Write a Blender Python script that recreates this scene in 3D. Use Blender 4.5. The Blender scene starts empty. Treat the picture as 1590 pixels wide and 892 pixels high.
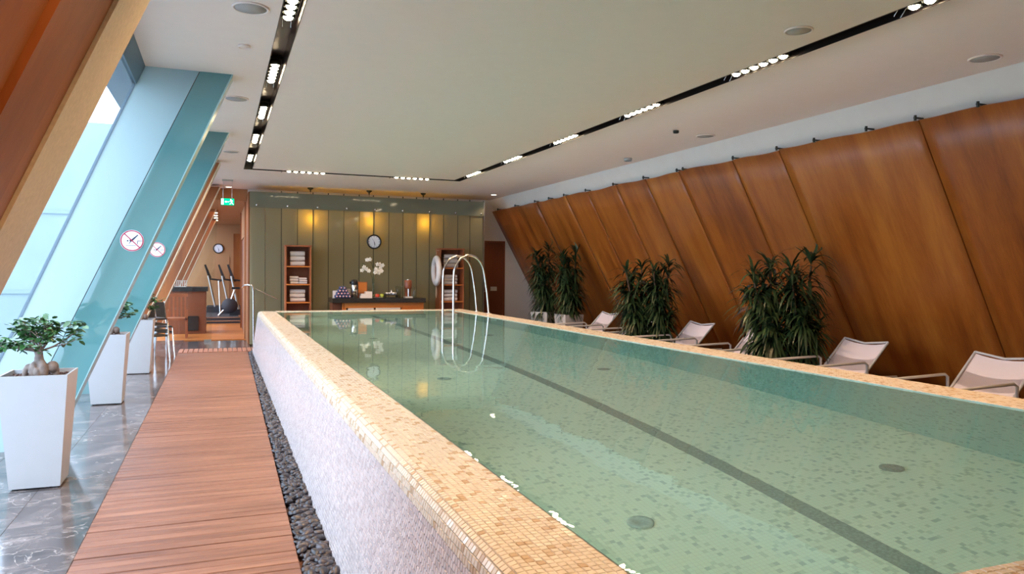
import bpy, math, random
from mathutils import Vector, Matrix
random.seed(7)
C = bpy.context.scene.collection
S = bpy.context.scene
PI = math.pi
# ---------------------------------------------------------------- camera
F, CX, CY, EYE = 1150.0, 795.0, 446.0, 1.5
vy = Vector(((341-CX)/F, -(420-CY)/F, -1.0)).normalized()
vx = Vector(((3990-CX)/F, -(452.84-CY)/F, -1.0)); vx = (vx - vy*vx.dot(vy)).normalized()
vz = vx.cross(vy)
cd = bpy.data.cameras.new('camera'); cam = bpy.data.objects.new('camera', cd); C.objects.link(cam)
cd.sensor_width = 36.0; cd.sensor_fit = 'HORIZONTAL'; cd.lens = F/1590*36.0; cd.clip_end = 400; cd.clip_start = 0.05
R = Matrix((vx, vy, vz))            # rows: world axes in camera space -> this is camera->world
cam.matrix_world = Matrix.Translation((0, 0, EYE)) @ R.to_4x4()
S.camera = cam
# ---------------------------------------------------------------- world, exposure
W = bpy.data.worlds.new('world'); S.world = W; W.use_nodes = True
nt = W.node_tree; nt.nodes.clear()
wo = nt.nodes.new('ShaderNodeOutputWorld'); bg = nt.nodes.new('ShaderNodeBackground')
tc = nt.nodes.new('ShaderNodeTexCoord'); sx = nt.nodes.new('ShaderNodeSeparateXYZ'); rp = nt.nodes.new('ShaderNodeValToRGB')
nt.links.new(tc.outputs['Generated'], sx.inputs[0]); nt.links.new(sx.outputs['Z'], rp.inputs[0])
rp.color_ramp.elements[0].position = 0.0; rp.color_ramp.elements[0].color = (.60, .74, .96, 1)
rp.color_ramp.elements[1].position = 0.6; rp.color_ramp.elements[1].color = (.66, .80, 1.0, 1)
nt.links.new(rp.outputs[0], bg.inputs[0]); nt.links.new(bg.outputs[0], wo.inputs[0])
SKY_STRENGTH = 4.4
bg.inputs[1].default_value = SKY_STRENGTH
S.view_settings.view_transform = 'Standard'; S.view_settings.look = 'None'; S.view_settings.gamma = 1.0
S.view_settings.use_curve_mapping = False; S.view_settings.exposure = 0.77
LAMP_W = 118.0      # each bank of six spots
POOL_FILL_W = 27.0       # each added underwater fill lamp
cy = S.cycles
cy.max_bounces = 10; cy.diffuse_bounces = 5; cy.glossy_bounces = 5; cy.transmission_bounces = 8; cy.transparent_max_bounces = 12
cy.sample_clamp_indirect = 6.0
cy.caustics_reflective = False; cy.caustics_refractive = True; cy.blur_glossy = 0.6
# sky portals outside the glazed bays of the sloping facade (they only guide the sky's own light)
def fac(z): return -1.973 + .42*z      # X of the facade glass at height z
def inn(z): return -1.296 + .4326*z    # X of the inner line of the slanted fins
for (y0, y1) in ((2.95, 7.1), (7.4, 10.12), (10.42, 12.6)):
    ld = bpy.data.lights.new('sky_portal', 'AREA'); ld.shape = 'RECTANGLE'; ld.size = 3.4; ld.size_y = y1-y0
    ld.cycles.is_portal = True
    o = bpy.data.objects.new('sky_portal', ld); C.objects.link(o)
    n = Vector((1, 0, -.42)).normalized(); u = Vector((.42, 0, 1)).normalized(); v = Vector((0, 1, 0))
    m = Matrix((u, v, -n)).transposed().to_4x4()
    if m.to_3x3().determinant() < 0: m = Matrix((-u, v, -n)).transposed().to_4x4()
    o.matrix_world = Matrix.Translation(Vector((fac(1.6)-.12, (y0+y1)/2, 1.6))) @ m

# ---------------------------------------------------------------- materials
def new(name):
    m = bpy.data.materials.new(name); m.use_nodes = True
    return m, m.node_tree, m.node_tree.nodes['Principled BSDF']
def N(nt, t, **k):
    n = nt.nodes.new(t)
    for a, b in k.items(): setattr(n, a, b)
    return n
def math_(nt, op, a, b=None):
    n = N(nt, 'ShaderNodeMath', operation=op)
    for i, s in enumerate((a, b)):
        if s is None: continue
        if isinstance(s, (int, float)): n.inputs[i].default_value = s
        else: nt.links.new(s, n.inputs[i])
    return n.outputs[0]
def ramp(nt, fac_, stops):
    r = N(nt, 'ShaderNodeValToRGB'); e = r.color_ramp.elements
    while len(e) < len(stops): e.new(.5)
    for i, (p, c) in enumerate(stops): e[i].position = p; e[i].color = (*c, 1)
    nt.links.new(fac_, r.inputs[0]); return r.outputs[0]
def mapped(nt, scale, coord='Object', off=None):
    t = N(nt, 'ShaderNodeTexCoord'); mp = N(nt, 'ShaderNodeMapping'); mp.inputs['Scale'].default_value = scale
    nt.links.new(t.outputs[coord], mp.inputs[0])
    if off is not None: nt.links.new(off, mp.inputs['Location'])
    return mp.outputs[0]
def noise(nt, vec, scale, detail=3, rough=.5, dist=0):
    n = N(nt, 'ShaderNodeTexNoise'); n.inputs['Scale'].default_value = scale; n.inputs['Detail'].default_value = detail
    n.inputs['Roughness'].default_value = rough; n.inputs['Distortion'].default_value = dist
    nt.links.new(vec, n.inputs['Vector']); return n.outputs['Fac']
def bump(nt, b, h, strength, dist=.01):
    n = N(nt, 'ShaderNodeBump'); n.inputs['Strength'].default_value = strength; n.inputs['Distance'].default_value = dist
    nt.links.new(h, n.inputs['Height']); nt.links.new(n.outputs[0], b.inputs['Normal'])
def plain(name, col, rough=.5, metal=0, bumps=0, bscale=60, trans=0, var=.08, **k):
    m, nt, b = new(name)
    v = mapped(nt, (1, 1, 1)); f = noise(nt, v, bscale, 3)
    lo = tuple(c*(1-var) for c in col); hi = tuple(min(1, c*(1+var)) for c in col)
    nt.links.new(ramp(nt, f, [(.3, lo), (.7, hi)]), b.inputs['Base Color'])
    b.inputs['Roughness'].default_value = rough; b.inputs['Metallic'].default_value = metal
    b.inputs['Transmission Weight'].default_value = trans
    for a, x in k.items(): b.inputs[a.replace('_', ' ')].default_value = x
    if bumps: bump(nt, b, f, bumps)
    return m
def emit(name, col, s):
    m, nt, b = new(name); nt.nodes.remove(b); e = N(nt, 'ShaderNodeEmission')
    e.inputs[0].default_value = (*col, 1); e.inputs[1].default_value = s
    nt.links.new(e.outputs[0], nt.nodes['Material Output'].inputs[0]); return m
def wood(name, stops, scale, rough=.4, gs=1.0, b_=.15):
    m, nt, b = new(name)
    oi = N(nt, 'ShaderNodeObjectInfo'); off = math_(nt, 'MULTIPLY', oi.outputs['Random'], 37.0)
    v = mapped(nt, scale, off=off)
    big = noise(nt, v, 1.3*gs, 3, .5, .15); fine = noise(nt, v, 14*gs, 4, .6, .2)
    f = math_(nt, 'ADD', math_(nt, 'MULTIPLY', big, .75), math_(nt, 'MULTIPLY', fine, .25))
    tone = math_(nt, 'MULTIPLY', math_(nt, 'SUBTRACT', oi.outputs['Random'], .5), .07)
    nt.links.new(ramp(nt, math_(nt, 'ADD', f, tone), stops), b.inputs['Base Color'])
    b.inputs['Roughness'].default_value = rough
    bump(nt, b, fine, b_, .004); return m
M = {}
M['panel_wood'] = wood('cherry_veneer', [(.3, (.17, .036, .004)), (.5, (.30, .078, .009)), (.7, (.42, .135, .018))], (1.0, 3.4, .16), .36)
M['beam_wood'] = wood('column_veneer', [(.3, (.17, .042, .006)), (.5, (.27, .072, .010)), (.7, (.36, .11, .018))], (2, 2, .3), .5)
M['deck_wood'] = wood('deck_boards', [(.32, (.13, .050, .030)), (.5, (.215, .092, .055)), (.68, (.31, .145, .088))], (.7, 9, 9), .42, 1.5, .35)
M['deck_wood_long'] = wood('deck_boards_long', [(.3, (.28, .11, .065)), (.5, (.38, .16, .10)), (.7, (.48, .22, .14))], (9, .7, 9), .42, 1.5, .35)
M['cab_wood'] = wood('cabinet_veneer', [(.3, (.42, .12, .025)), (.5, (.55, .17, .035)), (.7, (.62, .22, .05))], (.5, 2, 2), .35)
M['shelf_wood'] = wood('shelf_veneer', [(.3, (.26, .07, .025)), (.5, (.33, .095, .035)), (.7, (.42, .13, .05))], (2, 2, .4), .4)
M['door_wood'] = wood('door_veneer', [(.3, (.16, .045, .02)), (.5, (.2, .06, .025)), (.7, (.25, .075, .03))], (2, 2, .3), .4)
M['cream'] = plain('cream_plaster', (.62, .50, .36), .6)
M['ceiling'] = plain('ceiling_paint', (.90, .765, .70), .75, var=.01, bscale=8)
M['white_wall'] = plain('wall_paint', (.70, .66, .63), .7, var=.02, bscale=6)
M['dark_metal'] = plain('slot_metal', (.018, .012, .012), .3, .2)
M['black'] = plain('black_plastic', (.012, .011, .012), .4)
M['black_stone'] = plain('black_stone', (.02, .018, .018), .25, bumps=.1)
M['chrome'] = plain('chrome', (.78, .76, .74), .16, 1.0, var=.02)
M['steel'] = plain('brushed_steel', (.55, .53, .5), .3, 1.0, var=.05)
M['white_lacquer'] = plain('white_lacquer', (.45, .45, .46), .32, var=.015, bscale=9)
M['off_white'] = plain('off_white_paint', (.56, .52, .49), .5, var=.02)
M['sling'] = plain('sling_fabric', (.68, .61, .65), .85, bumps=.25, bscale=500, var=.05)
M['towel'] = plain('towel_cotton', (.72, .66, .63), .95, bumps=.8, bscale=220, var=.06)
M['soil'] = plain('bark_mulch', (.10, .045, .03), .85, bumps=1.0, bscale=60, var=.6)
M['bark'] = plain('grey_bark', (.23, .17, .14), .6, bumps=.6, bscale=22, var=.3)
M['cane'] = plain('cane_bark', (.12, .07, .04), .8, bumps=.5, bscale=30, var=.3)
M['leaf'] = plain('glossy_leaf', (.045, .13, .035), .36, var=.45, bscale=9)
M['dleaf'] = plain('dracaena_leaf', (.022, .045, .015), .38, var=.5, bscale=7)
M['petal'] = plain('orchid_petal', (.85, .80, .74), .6, var=.05)
M['stem'] = plain('orchid_stem', (.10, .13, .04), .5)
M['grille'] = plain('speaker_grille', (.42, .39, .37), .7, var=.25, bscale=400)
M['buoy'] = plain('lifebuoy_shell', (.74, .66, .62), .45, var=.04)
M['rope'] = plain('rope', (.55, .40, .27), .9, bumps=.5, bscale=150)
M['blue'] = plain('blue_roll', (.05, .06, .14), .6, var=.4, bscale=60)
M['pink'] = plain('pink_end', (.75, .38, .38), .6)
M['card'] = plain('white_card', (.72, .64, .60), .6)
M['red_apple'] = plain('red_apple', (.5, .05, .02), .3, var=.3, bscale=20)
M['green_apple'] = plain('green_apple', (.36, .42, .05), .3, var=.2, bscale=20)
M['sign_red'] = plain('sign_red', (.42, .012, .045), .4)
M['sign_white'] = plain('sign_white', (.82, .80, .86), .4, var=.01)
M['sign_black'] = plain('sign_black', (.02, .02, .06), .4)
M['grout'] = plain('grout', (.30, .26, .20), .8)
M['steel_dark'] = plain('dark_steel', (.05, .055, .05), .35, .7)
M['pebble'] = None
M['exterior'] = plain('exterior_render', (.20, .25, .27), .8, var=.06, bscale=.6)
M['exterior_band'] = plain('exterior_band', (.17, .22, .24), .5)
M['head'] = plain('window_head', (.12, .18, .23), .4)
M['gym_wall'] = plain('gym_wall', (.42, .20, .085), .7)
M['rubber'] = plain('rubber', (.03, .025, .03), .6)
M['caulk'] = plain('yellow_glass_shade', (.9, .6, .1), .4)
M['lens'] = emit('spot_lens', (1.0, .80, .52), 40)
M['downlight'] = emit('downlight_lens', (1.0, .82, .6), 9)
M['pool_fill_lens'] = emit('pool_fill_lens', (.85, 1.0, .93), 6)  # glow of the added basin lamps
M['bulb'] = emit('pendant_shade', (1.0, .50, .03), 9)
M['exit_green'] = emit('exit_green', (.0, .55, .20), 1.6)
M['exit_white'] = emit('exit_white', (.75, 1.0, .85), 2.2)

def m_marble():
    m, nt, b = new('brown_grey_marble')
    oi = N(nt, 'ShaderNodeObjectInfo'); off = math_(nt, 'MULTIPLY', oi.outputs['Random'], 51.0)
    v = mapped(nt, (1, 1, 1), off=off)
    base = ramp(nt, noise(nt, v, 3.2, 8, .68, .9), [(.28, (.028, .026, .030)), (.48, (.075, .064, .064)), (.72, (.24, .20, .19))])
    w = N(nt, 'ShaderNodeTexNoise'); w.inputs['Scale'].default_value = 3.4; w.inputs['Detail'].default_value = 5; w.inputs['Distortion'].default_value = 1.6
    nt.links.new(v, w.inputs['Vector'])
    d = math_(nt, 'ABSOLUTE', math_(nt, 'SUBTRACT', w.outputs['Fac'], .5))
    vein = ramp(nt, d, [(0.0, (1, 1, 1)), (.008, (.25, .25, .25)), (.02, (0, 0, 0))])
    mask = math_(nt, 'GREATER_THAN', noise(nt, v, 1.1, 2), .5)
    mx = N(nt, 'ShaderNodeMix', data_type='RGBA')
    nt.links.new(math_(nt, 'MULTIPLY', vein, math_(nt, 'MULTIPLY', mask, .5)), mx.inputs[0])
    nt.links.new(base, mx.inputs[6]); mx.inputs[7].default_value = (.55, .50, .47, 1)
    nt.links.new(mx.outputs[2], b.inputs['Base Color']); b.inputs['Roughness'].default_value = .14
    b.inputs['Specular IOR Level'].default_value = .6
    return m
M['marble'] = m_marble()
def m_pebble():
    m, nt, b = new('river_pebble')
    g = N(nt, 'ShaderNodeNewGeometry'); oi = N(nt, 'ShaderNodeObjectInfo')
    r = math_(nt, 'FRACT', math_(nt, 'ADD', g.outputs['Random Per Island'], math_(nt, 'MULTIPLY', oi.outputs['Random'], 7.3)))
    nt.links.new(ramp(nt, r, [(0, (.012, .010, .013)), (.6, (.028, .023, .028)), (.92, (.05, .038, .04)), (1, (.09, .07, .06))]), b.inputs['Base Color'])
    b.inputs['Roughness'].default_value = .33; return m
M['pebble'] = m_pebble()
def m_tile(name, stops):
    m, nt, b = new(name)
    g = N(nt, 'ShaderNodeNewGeometry'); oi = N(nt, 'ShaderNodeObjectInfo')
    r = math_(nt, 'FRACT', math_(nt, 'ADD', g.outputs['Random Per Island'], math_(nt, 'MULTIPLY', oi.outputs['Random'], 9.1)))
    nt.links.new(ramp(nt, r, stops), b.inputs['Base Color'])
    b.inputs['Roughness'].default_value = .17; b.inputs['Specular IOR Level'].default_value = .6
    return m
M['tile'] = m_tile('cream_mosaic_tile', [(0, (.66, .58, .47)), (.5, (.73, .65, .53)), (.86, (.68, .60, .48)), (.89, (.50, .36, .22)), (1, (.56, .43, .29))])
M['side_tile'] = m_tile('pale_mosaic_tile', [(0, (.50, .46, .46)), (.5, (.60, .55, .55)), (1, (.66, .61, .61))])
def m_pool(name, stops, wall=False):
    m, nt, b = new(name); p = .024
    t = N(nt, 'ShaderNodeTexCoord')
    def vop(op, a, bval=None, lnk=None):
        n = N(nt, 'ShaderNodeVectorMath', operation=op); nt.links.new(a, n.inputs[0])
        if bval is not None: n.inputs[1].default_value = bval
        return n.outputs[0]
    v = vop('ADD', vop('SCALE', t.outputs['Object']), (.5, .5, .5)); sc = v.node.inputs[0].links[0].from_node; sc.inputs['Scale'].default_value = 1/p
    cell = vop('FLOOR', v); fr = vop('FRACTION', v)
    wn = N(nt, 'ShaderNodeTexWhiteNoise', noise_dimensions='3D'); nt.links.new(cell, wn.inputs['Vector'])
    col = ramp(nt, wn.outputs['Value'], stops)
    s = N(nt, 'ShaderNodeSeparateXYZ'); nt.links.new(fr, s.inputs[0])
    ax = (s.outputs[1], s.outputs[2]) if wall else (s.outputs[0], s.outputs[1])
    e = [math_(nt, 'GREATER_THAN', math_(nt, 'ABSOLUTE', math_(nt, 'SUBTRACT', a, .5)), .45) for a in ax]
    g = math_(nt, 'MAXIMUM', e[0], e[1])
    mx = N(nt, 'ShaderNodeMix', data_type='RGBA'); nt.links.new(math_(nt, 'MULTIPLY', g, .3), mx.inputs[0]); nt.links.new(col, mx.inputs[6])
    mx.inputs[7].default_value = (.50, .48, .38, 1)
    nt.links.new(mx.outputs[2], b.inputs['Base Color']); b.inputs['Roughness'].default_value = .3
    return m
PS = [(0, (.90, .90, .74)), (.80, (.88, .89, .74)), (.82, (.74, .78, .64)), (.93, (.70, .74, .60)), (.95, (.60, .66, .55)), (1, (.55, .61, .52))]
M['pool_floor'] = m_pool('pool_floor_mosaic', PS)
M['pool_wall_shaded'] = m_pool('pool_wall_mosaic_shaded', [(p, (c[0]*.42, c[1]*.60, c[2]*.62)) for p, c in PS], True)  # teal wall mosaic, darkened in colour for the side-facing wall's weaker light
M['lane'] = plain('dark_lane_mosaic', (.35, .39, .35), .4, var=.2, bscale=60)
def m_water():
    m, nt, b = new('pool_water')
    v = mapped(nt, (1, 1, 1)); h1 = noise(nt, v, 1.6, 2, .5); h2 = noise(nt, v, 9.0, 2, .5)
    h = math_(nt, 'ADD', h1, math_(nt, 'MULTIPLY', h2, .12))
    b.inputs['Base Color'].default_value = (.64, .975, .95, 1); b.inputs['Roughness'].default_value = 0.0
    b.inputs['IOR'].default_value = 1.333; b.inputs['Transmission Weight'].default_value = 1.0
    bump(nt, b, h, .10, .02); return m
M['water'] = m_water()
def m_clear(name, tint, gloss_r=.0, ior=1.45, haze=0.0, hcol=(.6, .8, .85)):
    m, nt, b = new(name); nt.nodes.remove(b)
    t = N(nt, 'ShaderNodeBsdfTransparent'); t.inputs[0].default_value = (*tint, 1)
    g = N(nt, 'ShaderNodeBsdfGlossy'); g.inputs['Roughness'].default_value = gloss_r
    fr = N(nt, 'ShaderNodeFresnel'); fr.inputs[0].default_value = ior
    mx = N(nt, 'ShaderNodeMixShader'); ge = N(nt, 'ShaderNodeNewGeometry'); fb = math_(nt, 'MULTIPLY', fr.outputs[0], math_(nt, 'SUBTRACT', 1.0, ge.outputs['Backfacing']))
    nt.links.new(fb, mx.inputs[0]); nt.links.new(g.outputs[0], mx.inputs[2])
    if haze:
        tr = N(nt, 'ShaderNodeBsdfTranslucent'); tr.inputs[0].default_value = (*hcol, 1)
        m2 = N(nt, 'ShaderNodeMixShader'); m2.inputs[0].default_value = haze
        nt.links.new(t.outputs[0], m2.inputs[1]); nt.links.new(tr.outputs[0], m2.inputs[2]); nt.links.new(m2.outputs[0], mx.inputs[1])
    else: nt.links.new(t.outputs[0], mx.inputs[1])
    nt.links.new(mx.outputs[0], nt.nodes['Material Output'].inputs[0]); return m
M['facade_glass'] = m_clear('facade_glass', (.96, .985, .99), ior=1.14)
M['pane'] = m_clear('clear_pane', (.93, .95, .93))
def m_frost(name, dif, trn, rough, mixt, gl=1.45):
    m, nt, b = new(name); nt.nodes.remove(b)
    d = N(nt, 'ShaderNodeBsdfDiffuse'); d.inputs[0].default_value = (*dif, 1)
    t = N(nt, 'ShaderNodeBsdfTranslucent'); t.inputs[0].default_value = (*trn, 1)
    m1 = N(nt, 'ShaderNodeMixShader'); m1.inputs[0].default_value = mixt
    nt.links.new(d.outputs[0], m1.inputs[1]); nt.links.new(t.outputs[0], m1.inputs[2])
    g = N(nt, 'ShaderNodeBsdfGlossy'); g.inputs['Roughness'].default_value = rough
    fr = N(nt, 'ShaderNodeFresnel'); fr.inputs[0].default_value = gl
    mx = N(nt, 'ShaderNodeMixShader'); nt.links.new(fr.outputs[0], mx.inputs[0]); nt.links.new(m1.outputs[0], mx.inputs[1]); nt.links.new(g.outputs[0], mx.inputs[2])
    nt.links.new(mx.outputs[0], nt.nodes['Material Output'].inputs[0]); return m
M['clear_back'] = m_clear('clear_glass_back', (.97, .99, .985), ior=1.02)
M['frost_white'] = m_frost('frosted_white_glass', (.41, .53, .54), (.42, .56, .58), .25, .55)
M['teal_glass'] = m_frost('teal_glass', (.15, .36, .37), (.15, .36, .37), .03, .5, 1.9)
M['teal_edge'] = m_frost('teal_glass_edge', (.45, .72, .74), (.5, .85, .9), .25, .4, 1.25)
M['olive_glass'] = m_frost('olive_frosted_glass', (.31, .295, .185), (.66, .58, .36), .06, .5, 1.4)
M['olive_band'] = m_frost('olive_glass_band', (.30, .30, .22), (.45, .43, .30), .05, .4, 1.25)
M['vase_glass'] = m_clear('vase_glass', (.85, .88, .82), .02, haze=.25, hcol=(.7, .7, .6))

# ---------------------------------------------------------------- mesh helpers
class MB:
    def __init__(s, off=(0, 0, 0)): s.v = []; s.f = []; s.m = []; s.sm = []; s.off = Vector(off); s.k = 0; s.smooth = False
    def add(s, vs, fs):
        n = len(s.v); s.v += [tuple(Vector(p) - s.off) for p in vs]
        for f in fs: s.f.append([i+n for i in f]); s.m.append(s.k); s.sm.append(s.smooth)
        return s
    def hexa(s, p):  # 8 points: bottom ring 0-3, top ring 4-7
        return s.add(p, [(0, 3, 2, 1), (4, 5, 6, 7), (0, 1, 5, 4), (1, 2, 6, 5), (2, 3, 7, 6), (3, 0, 4, 7)])
    def pane(s, p):  # glass slab: face towards -y in material 0, the others in material 1
        s.hexa(p); s.m[-6:] = [1, 1, 0, 1, 1, 1]; return s
    def box(s, x0, x1, y0, y1, z0, z1):
        return s.hexa([(x0, y0, z0), (x1, y0, z0), (x1, y1, z0), (x0, y1, z0), (x0, y0, z1), (x1, y0, z1), (x1, y1, z1), (x0, y1, z1)])
    def bbox(s, x0, x1, y0, y1, z0, z1, b=.006):  # box with bevelled top
        i = [(x0, y0, z0), (x1, y0, z0), (x1, y1, z0), (x0, y1, z0), (x0, y0, z1-b), (x1, y0, z1-b), (x1, y1, z1-b), (x0, y1, z1-b),
             (x0+b, y0+b, z1), (x1-b, y0+b, z1), (x1-b, y1-b, z1), (x0+b, y1-b, z1)]
        f = [(0, 3, 2, 1), (8, 9, 10, 11)]
        for a in (0, 4):
            for j in range(4): f.append((a+j, a+(j+1) % 4, a+4+(j+1) % 4, a+4+j))
        return s.add(i, f)
    def prism(s, pts, y0, y1):  # (x,z) outline extruded in Y
        n = len(pts); v = [(x, y0, z) for x, z in pts] + [(x, y1, z) for x, z in pts]
        return s.add(v, [tuple(range(n)), tuple(range(2*n-1, n-1, -1))] + [((i+1) % n, i, i+n, (i+1) % n+n) for i in range(n)])
    def tube(s, path, r, seg=10, caps=True, sm=True):
        P = [Vector(p) for p in path]; rr = r if isinstance(r, (list, tuple)) else [r]*len(P)
        o = s.smooth; s.smooth = sm; vs = []; fs = []
        t = (P[1]-P[0]).normalized(); a = Vector((0, 0, 1)) if abs(t.z) < .9 else Vector((1, 0, 0)); u = t.cross(a).normalized()
        for i, p in enumerate(P):
            t = (P[min(i+1, len(P)-1)] - P[max(i-1, 0)]).normalized(); u = (u - t*u.dot(t)).normalized(); w = t.cross(u)
            for j in range(seg):
                an = 2*PI*j/seg; vs.append(p + (u*math.cos(an) + w*math.sin(an))*rr[i])
        for i in range(len(P)-1):
            for j in range(seg):
                fs.append((i*seg+j, i*seg+(j+1) % seg, (i+1)*seg+(j+1) % seg, (i+1)*seg+j))
        s.add(vs, fs)
        if caps:
            s.smooth = False; s.add(vs[:seg], [tuple(range(seg-1, -1, -1))]); s.add(vs[-seg:], [tuple(range(seg))])
        s.smooth = o; return s
    def lathe(s, prof, c=(0, 0, 0), seg=24, axis='Z', sm=True):  # prof: (r, h)
        vs = []; fs = []; c = Vector(c); o = s.smooth; s.smooth = sm
        for r, h in prof:
            for j in range(seg):
                a = 2*PI*j/seg; x, y = r*math.cos(a), r*math.sin(a)
                p = (x, y, h) if axis == 'Z' else ((h, x, y) if axis == 'X' else (y, h, x))
                vs.append(c + Vector(p))
        for i in range(len(prof)-1):
            for j in range(seg): fs.append((i*seg+j, i*seg+(j+1) % seg, (i+1)*seg+(j+1) % seg, (i+1)*seg+j))
        n = len(prof)
        if prof[0][0] > 1e-5: fs.append(tuple(range(seg-1, -1, -1)))
        if prof[-1][0] > 1e-5: fs.append(tuple((n-1)*seg+j for j in range(seg)))
        s.add(vs, fs); s.smooth = o; return s
    def ell(s, c, r, seg=12, rings=8, rot=None):
        vs = []; fs = []; o = s.smooth; s.smooth = True; c = Vector(c)
        for i in range(rings+1):
            ph = PI*i/rings
            for j in range(seg):
                a = 2*PI*j/seg; p = Vector((r[0]*math.sin(ph)*math.cos(a), r[1]*math.sin(ph)*math.sin(a), r[2]*math.cos(ph)))
                if rot: p = rot @ p
                vs.append(c+p)
        for i in range(rings):
            for j in range(seg): fs.append((i*seg+j, (i+1)*seg+j, (i+1)*seg+(j+1) % seg, i*seg+(j+1) % seg))
        s.add(vs, fs); s.smooth = o; return s
    def mesh(s, name, mats):
        me = bpy.data.meshes.new(name); me.from_pydata(s.v, [], s.f)
        for m in (mats if isinstance(mats, (list, tuple)) else [mats]): me.materials.append(M[m] if isinstance(m, str) else m)
        me.polygons.foreach_set('material_index', s.m); me.polygons.foreach_set('use_smooth', s.sm); me.update(); return me
    def build(s, name, mats, parent=None, loc=None):
        o = bpy.data.objects.new(name, s.mesh(name, mats)); C.objects.link(o)
        if loc is not None: o.location = loc
        if parent is not None: o.parent = parent
        return o
def tag(o, label=None, cat=None, group=None, kind=None):
    for k, v in (('label', label), ('category', cat), ('group', group), ('kind', kind)):
        if v: o[k] = v
    return o
def thing(name, label, cat, loc=(0, 0, 0), rz=0, group=None, kind=None):
    o = bpy.data.objects.new(name, None); o.empty_display_size = .1; C.objects.link(o); o.location = loc; o.rotation_euler = (0, 0, rz)
    return tag(o, label, cat, group, kind)
def struct(o): o['kind'] = 'structure'; return o
def kids(o): return [c for c in C.objects if c.parent == o]
def dup(root, loc=None, rz=None, label=None, group=None):
    ks = {}
    for ob in bpy.data.objects:
        if ob.parent: ks.setdefault(ob.parent, []).append(ob)
    def rec(o, par):
        c = o.copy(); C.objects.link(c)
        if par is not None: c.parent = par
        for k in ks.get(o, []): rec(k, c)
        return c
    r = rec(root, None)
    if loc is not None: r.location = loc
    if rz is not None: r.rotation_euler = (0, 0, rz)
    if label: r['label'] = label
    if group: r['group'] = group
    return r

# ================================================================= STRUCTURE
YB, ZC = 16.9, 3.25
GY = 26.0
# floor base (around the pool basin), tiles of the window side as parts
f = MB()
f.box(-2.2, .56, -4, 17.2, -.12, -.045); f.box(4.72, 8.2, -4, YB+.2, -.12, -.0); f.box(.56, 4.72, 14.5, YB+.2, -.12, -.03); f.box(.56, 4.72, -4, 1.0, -.12, -.0)
floor = struct(f.build('floor', 'marble'))
rows = [(-2.0, -1.578), (-1.578, -1.14), (-1.14, -.70)]
tiles = {}
for ci, (x0, x1) in enumerate(rows):
    y = -1.0 + ci*.21
    while y < 16.9:
        key = ci
        if key not in tiles:
            tiles[key] = MB().bbox(0, x1-x0-.0015, 0, .5985, -.044, 0, .001).mesh('tile', 'marble')
        o = bpy.data.objects.new('tile', tiles[key]); C.objects.link(o); o.parent = floor; o.location = (x0, y, random.uniform(-.0006, .0)); y += .6
# corridor and gym floor further back
ck = MB().box(-.695, .56, 15.35, 16.9, -.044, 0).build('tile', 'marble', floor)
struct(MB().box(-2.2, 2.2, 17.2, GY+.2, -.12, 0).build('floor_gym', 'cab_wood'))
# ceiling with the recessed slot loop
L0, L1, R0, R1, B0, B1 = .385, .52, 4.14, 4.285, 13.5, 13.63
c = MB(); T = .16
c.box(-.62, L0, -4, YB+.1, ZC, ZC+T); c.box(L1, R0, -4, B0, ZC, ZC+T); c.box(R1, 6.3, -4, YB+.1, ZC, ZC+T); c.box(L0, R1, B1, YB+.1, ZC, ZC+T)
struct(c.build('ceiling', 'ceiling'))
struct(MB().box(-.9, 2.2, YB+.1, GY+.2, ZC-.25, ZC+T).build('ceiling_gym', 'gym_wall'))
s_ = MB(); d = .13
s_.box(L0, L1, -4, B1, ZC+d, ZC+T+.01); s_.box(L0-.004, L0+.002, -4, B1, ZC-.002, ZC+d); s_.box(L1-.002, L1+.004, -4, B0, ZC-.002, ZC+d)
s_.box(R0, R1, -4, B1, ZC+d, ZC+T+.01); s_.box(R1-.002, R1+.004, -4, B1, ZC-.002, ZC+d); s_.box(R0-.004, R0+.002, -4, B0, ZC-.002, ZC+d)
s_.box(L1, R0, B0, B1, ZC+d, ZC+T+.01); s_.box(L0, R1, B1-.002, B1+.004, ZC-.002, ZC+d); s_.box(L1, R0, B0-.004, B0+.002, ZC-.002, ZC+d)
tag(struct(s_.build('trim_1', 'dark_metal')), 'dark recessed slot running round three sides of the ceiling')
# walls
struct(MB().box(-2.4, 8.3, -4.1, -4, -.1, 3.4).build('wall_rear', 'white_wall'))
w = MB(); w.box(.56, 5.58, YB, YB+.1, 0, 3.4); w.box(5.58, 6.46, YB, YB+.1, 2.24, 3.4); w.box(6.46, 8.3, YB, YB+.1, 0, 3.4)
struct(w.build('wall_back', 'white_wall'))
# door beside the glass wall
dr = struct(MB().box(5.59, 6.45, YB+.03, YB+.08, 0, 2.23).build('door_1', 'door_wood'))
fr = MB(); fr.box(5.56, 5.60, YB-.01, YB+.1, 0, 2.26); fr.box(6.44, 6.48, YB-.01, YB+.1, 0, 2.26); fr.box(5.56, 6.48, YB-.01, YB+.1, 2.23, 2.27); fr.build('door_frame', 'door_wood', dr)
MB().box(6.12, 6.28, YB+.01, YB+.03, 1.06, 1.16).build('sign_plate', 'off_white', dr)
MB().tube([(6.02, YB+.03, 1.05), (6.02, YB-.03, 1.05), (5.90, YB-.03, 1.05)], .01).build('door_handle', 'steel', dr)
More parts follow.
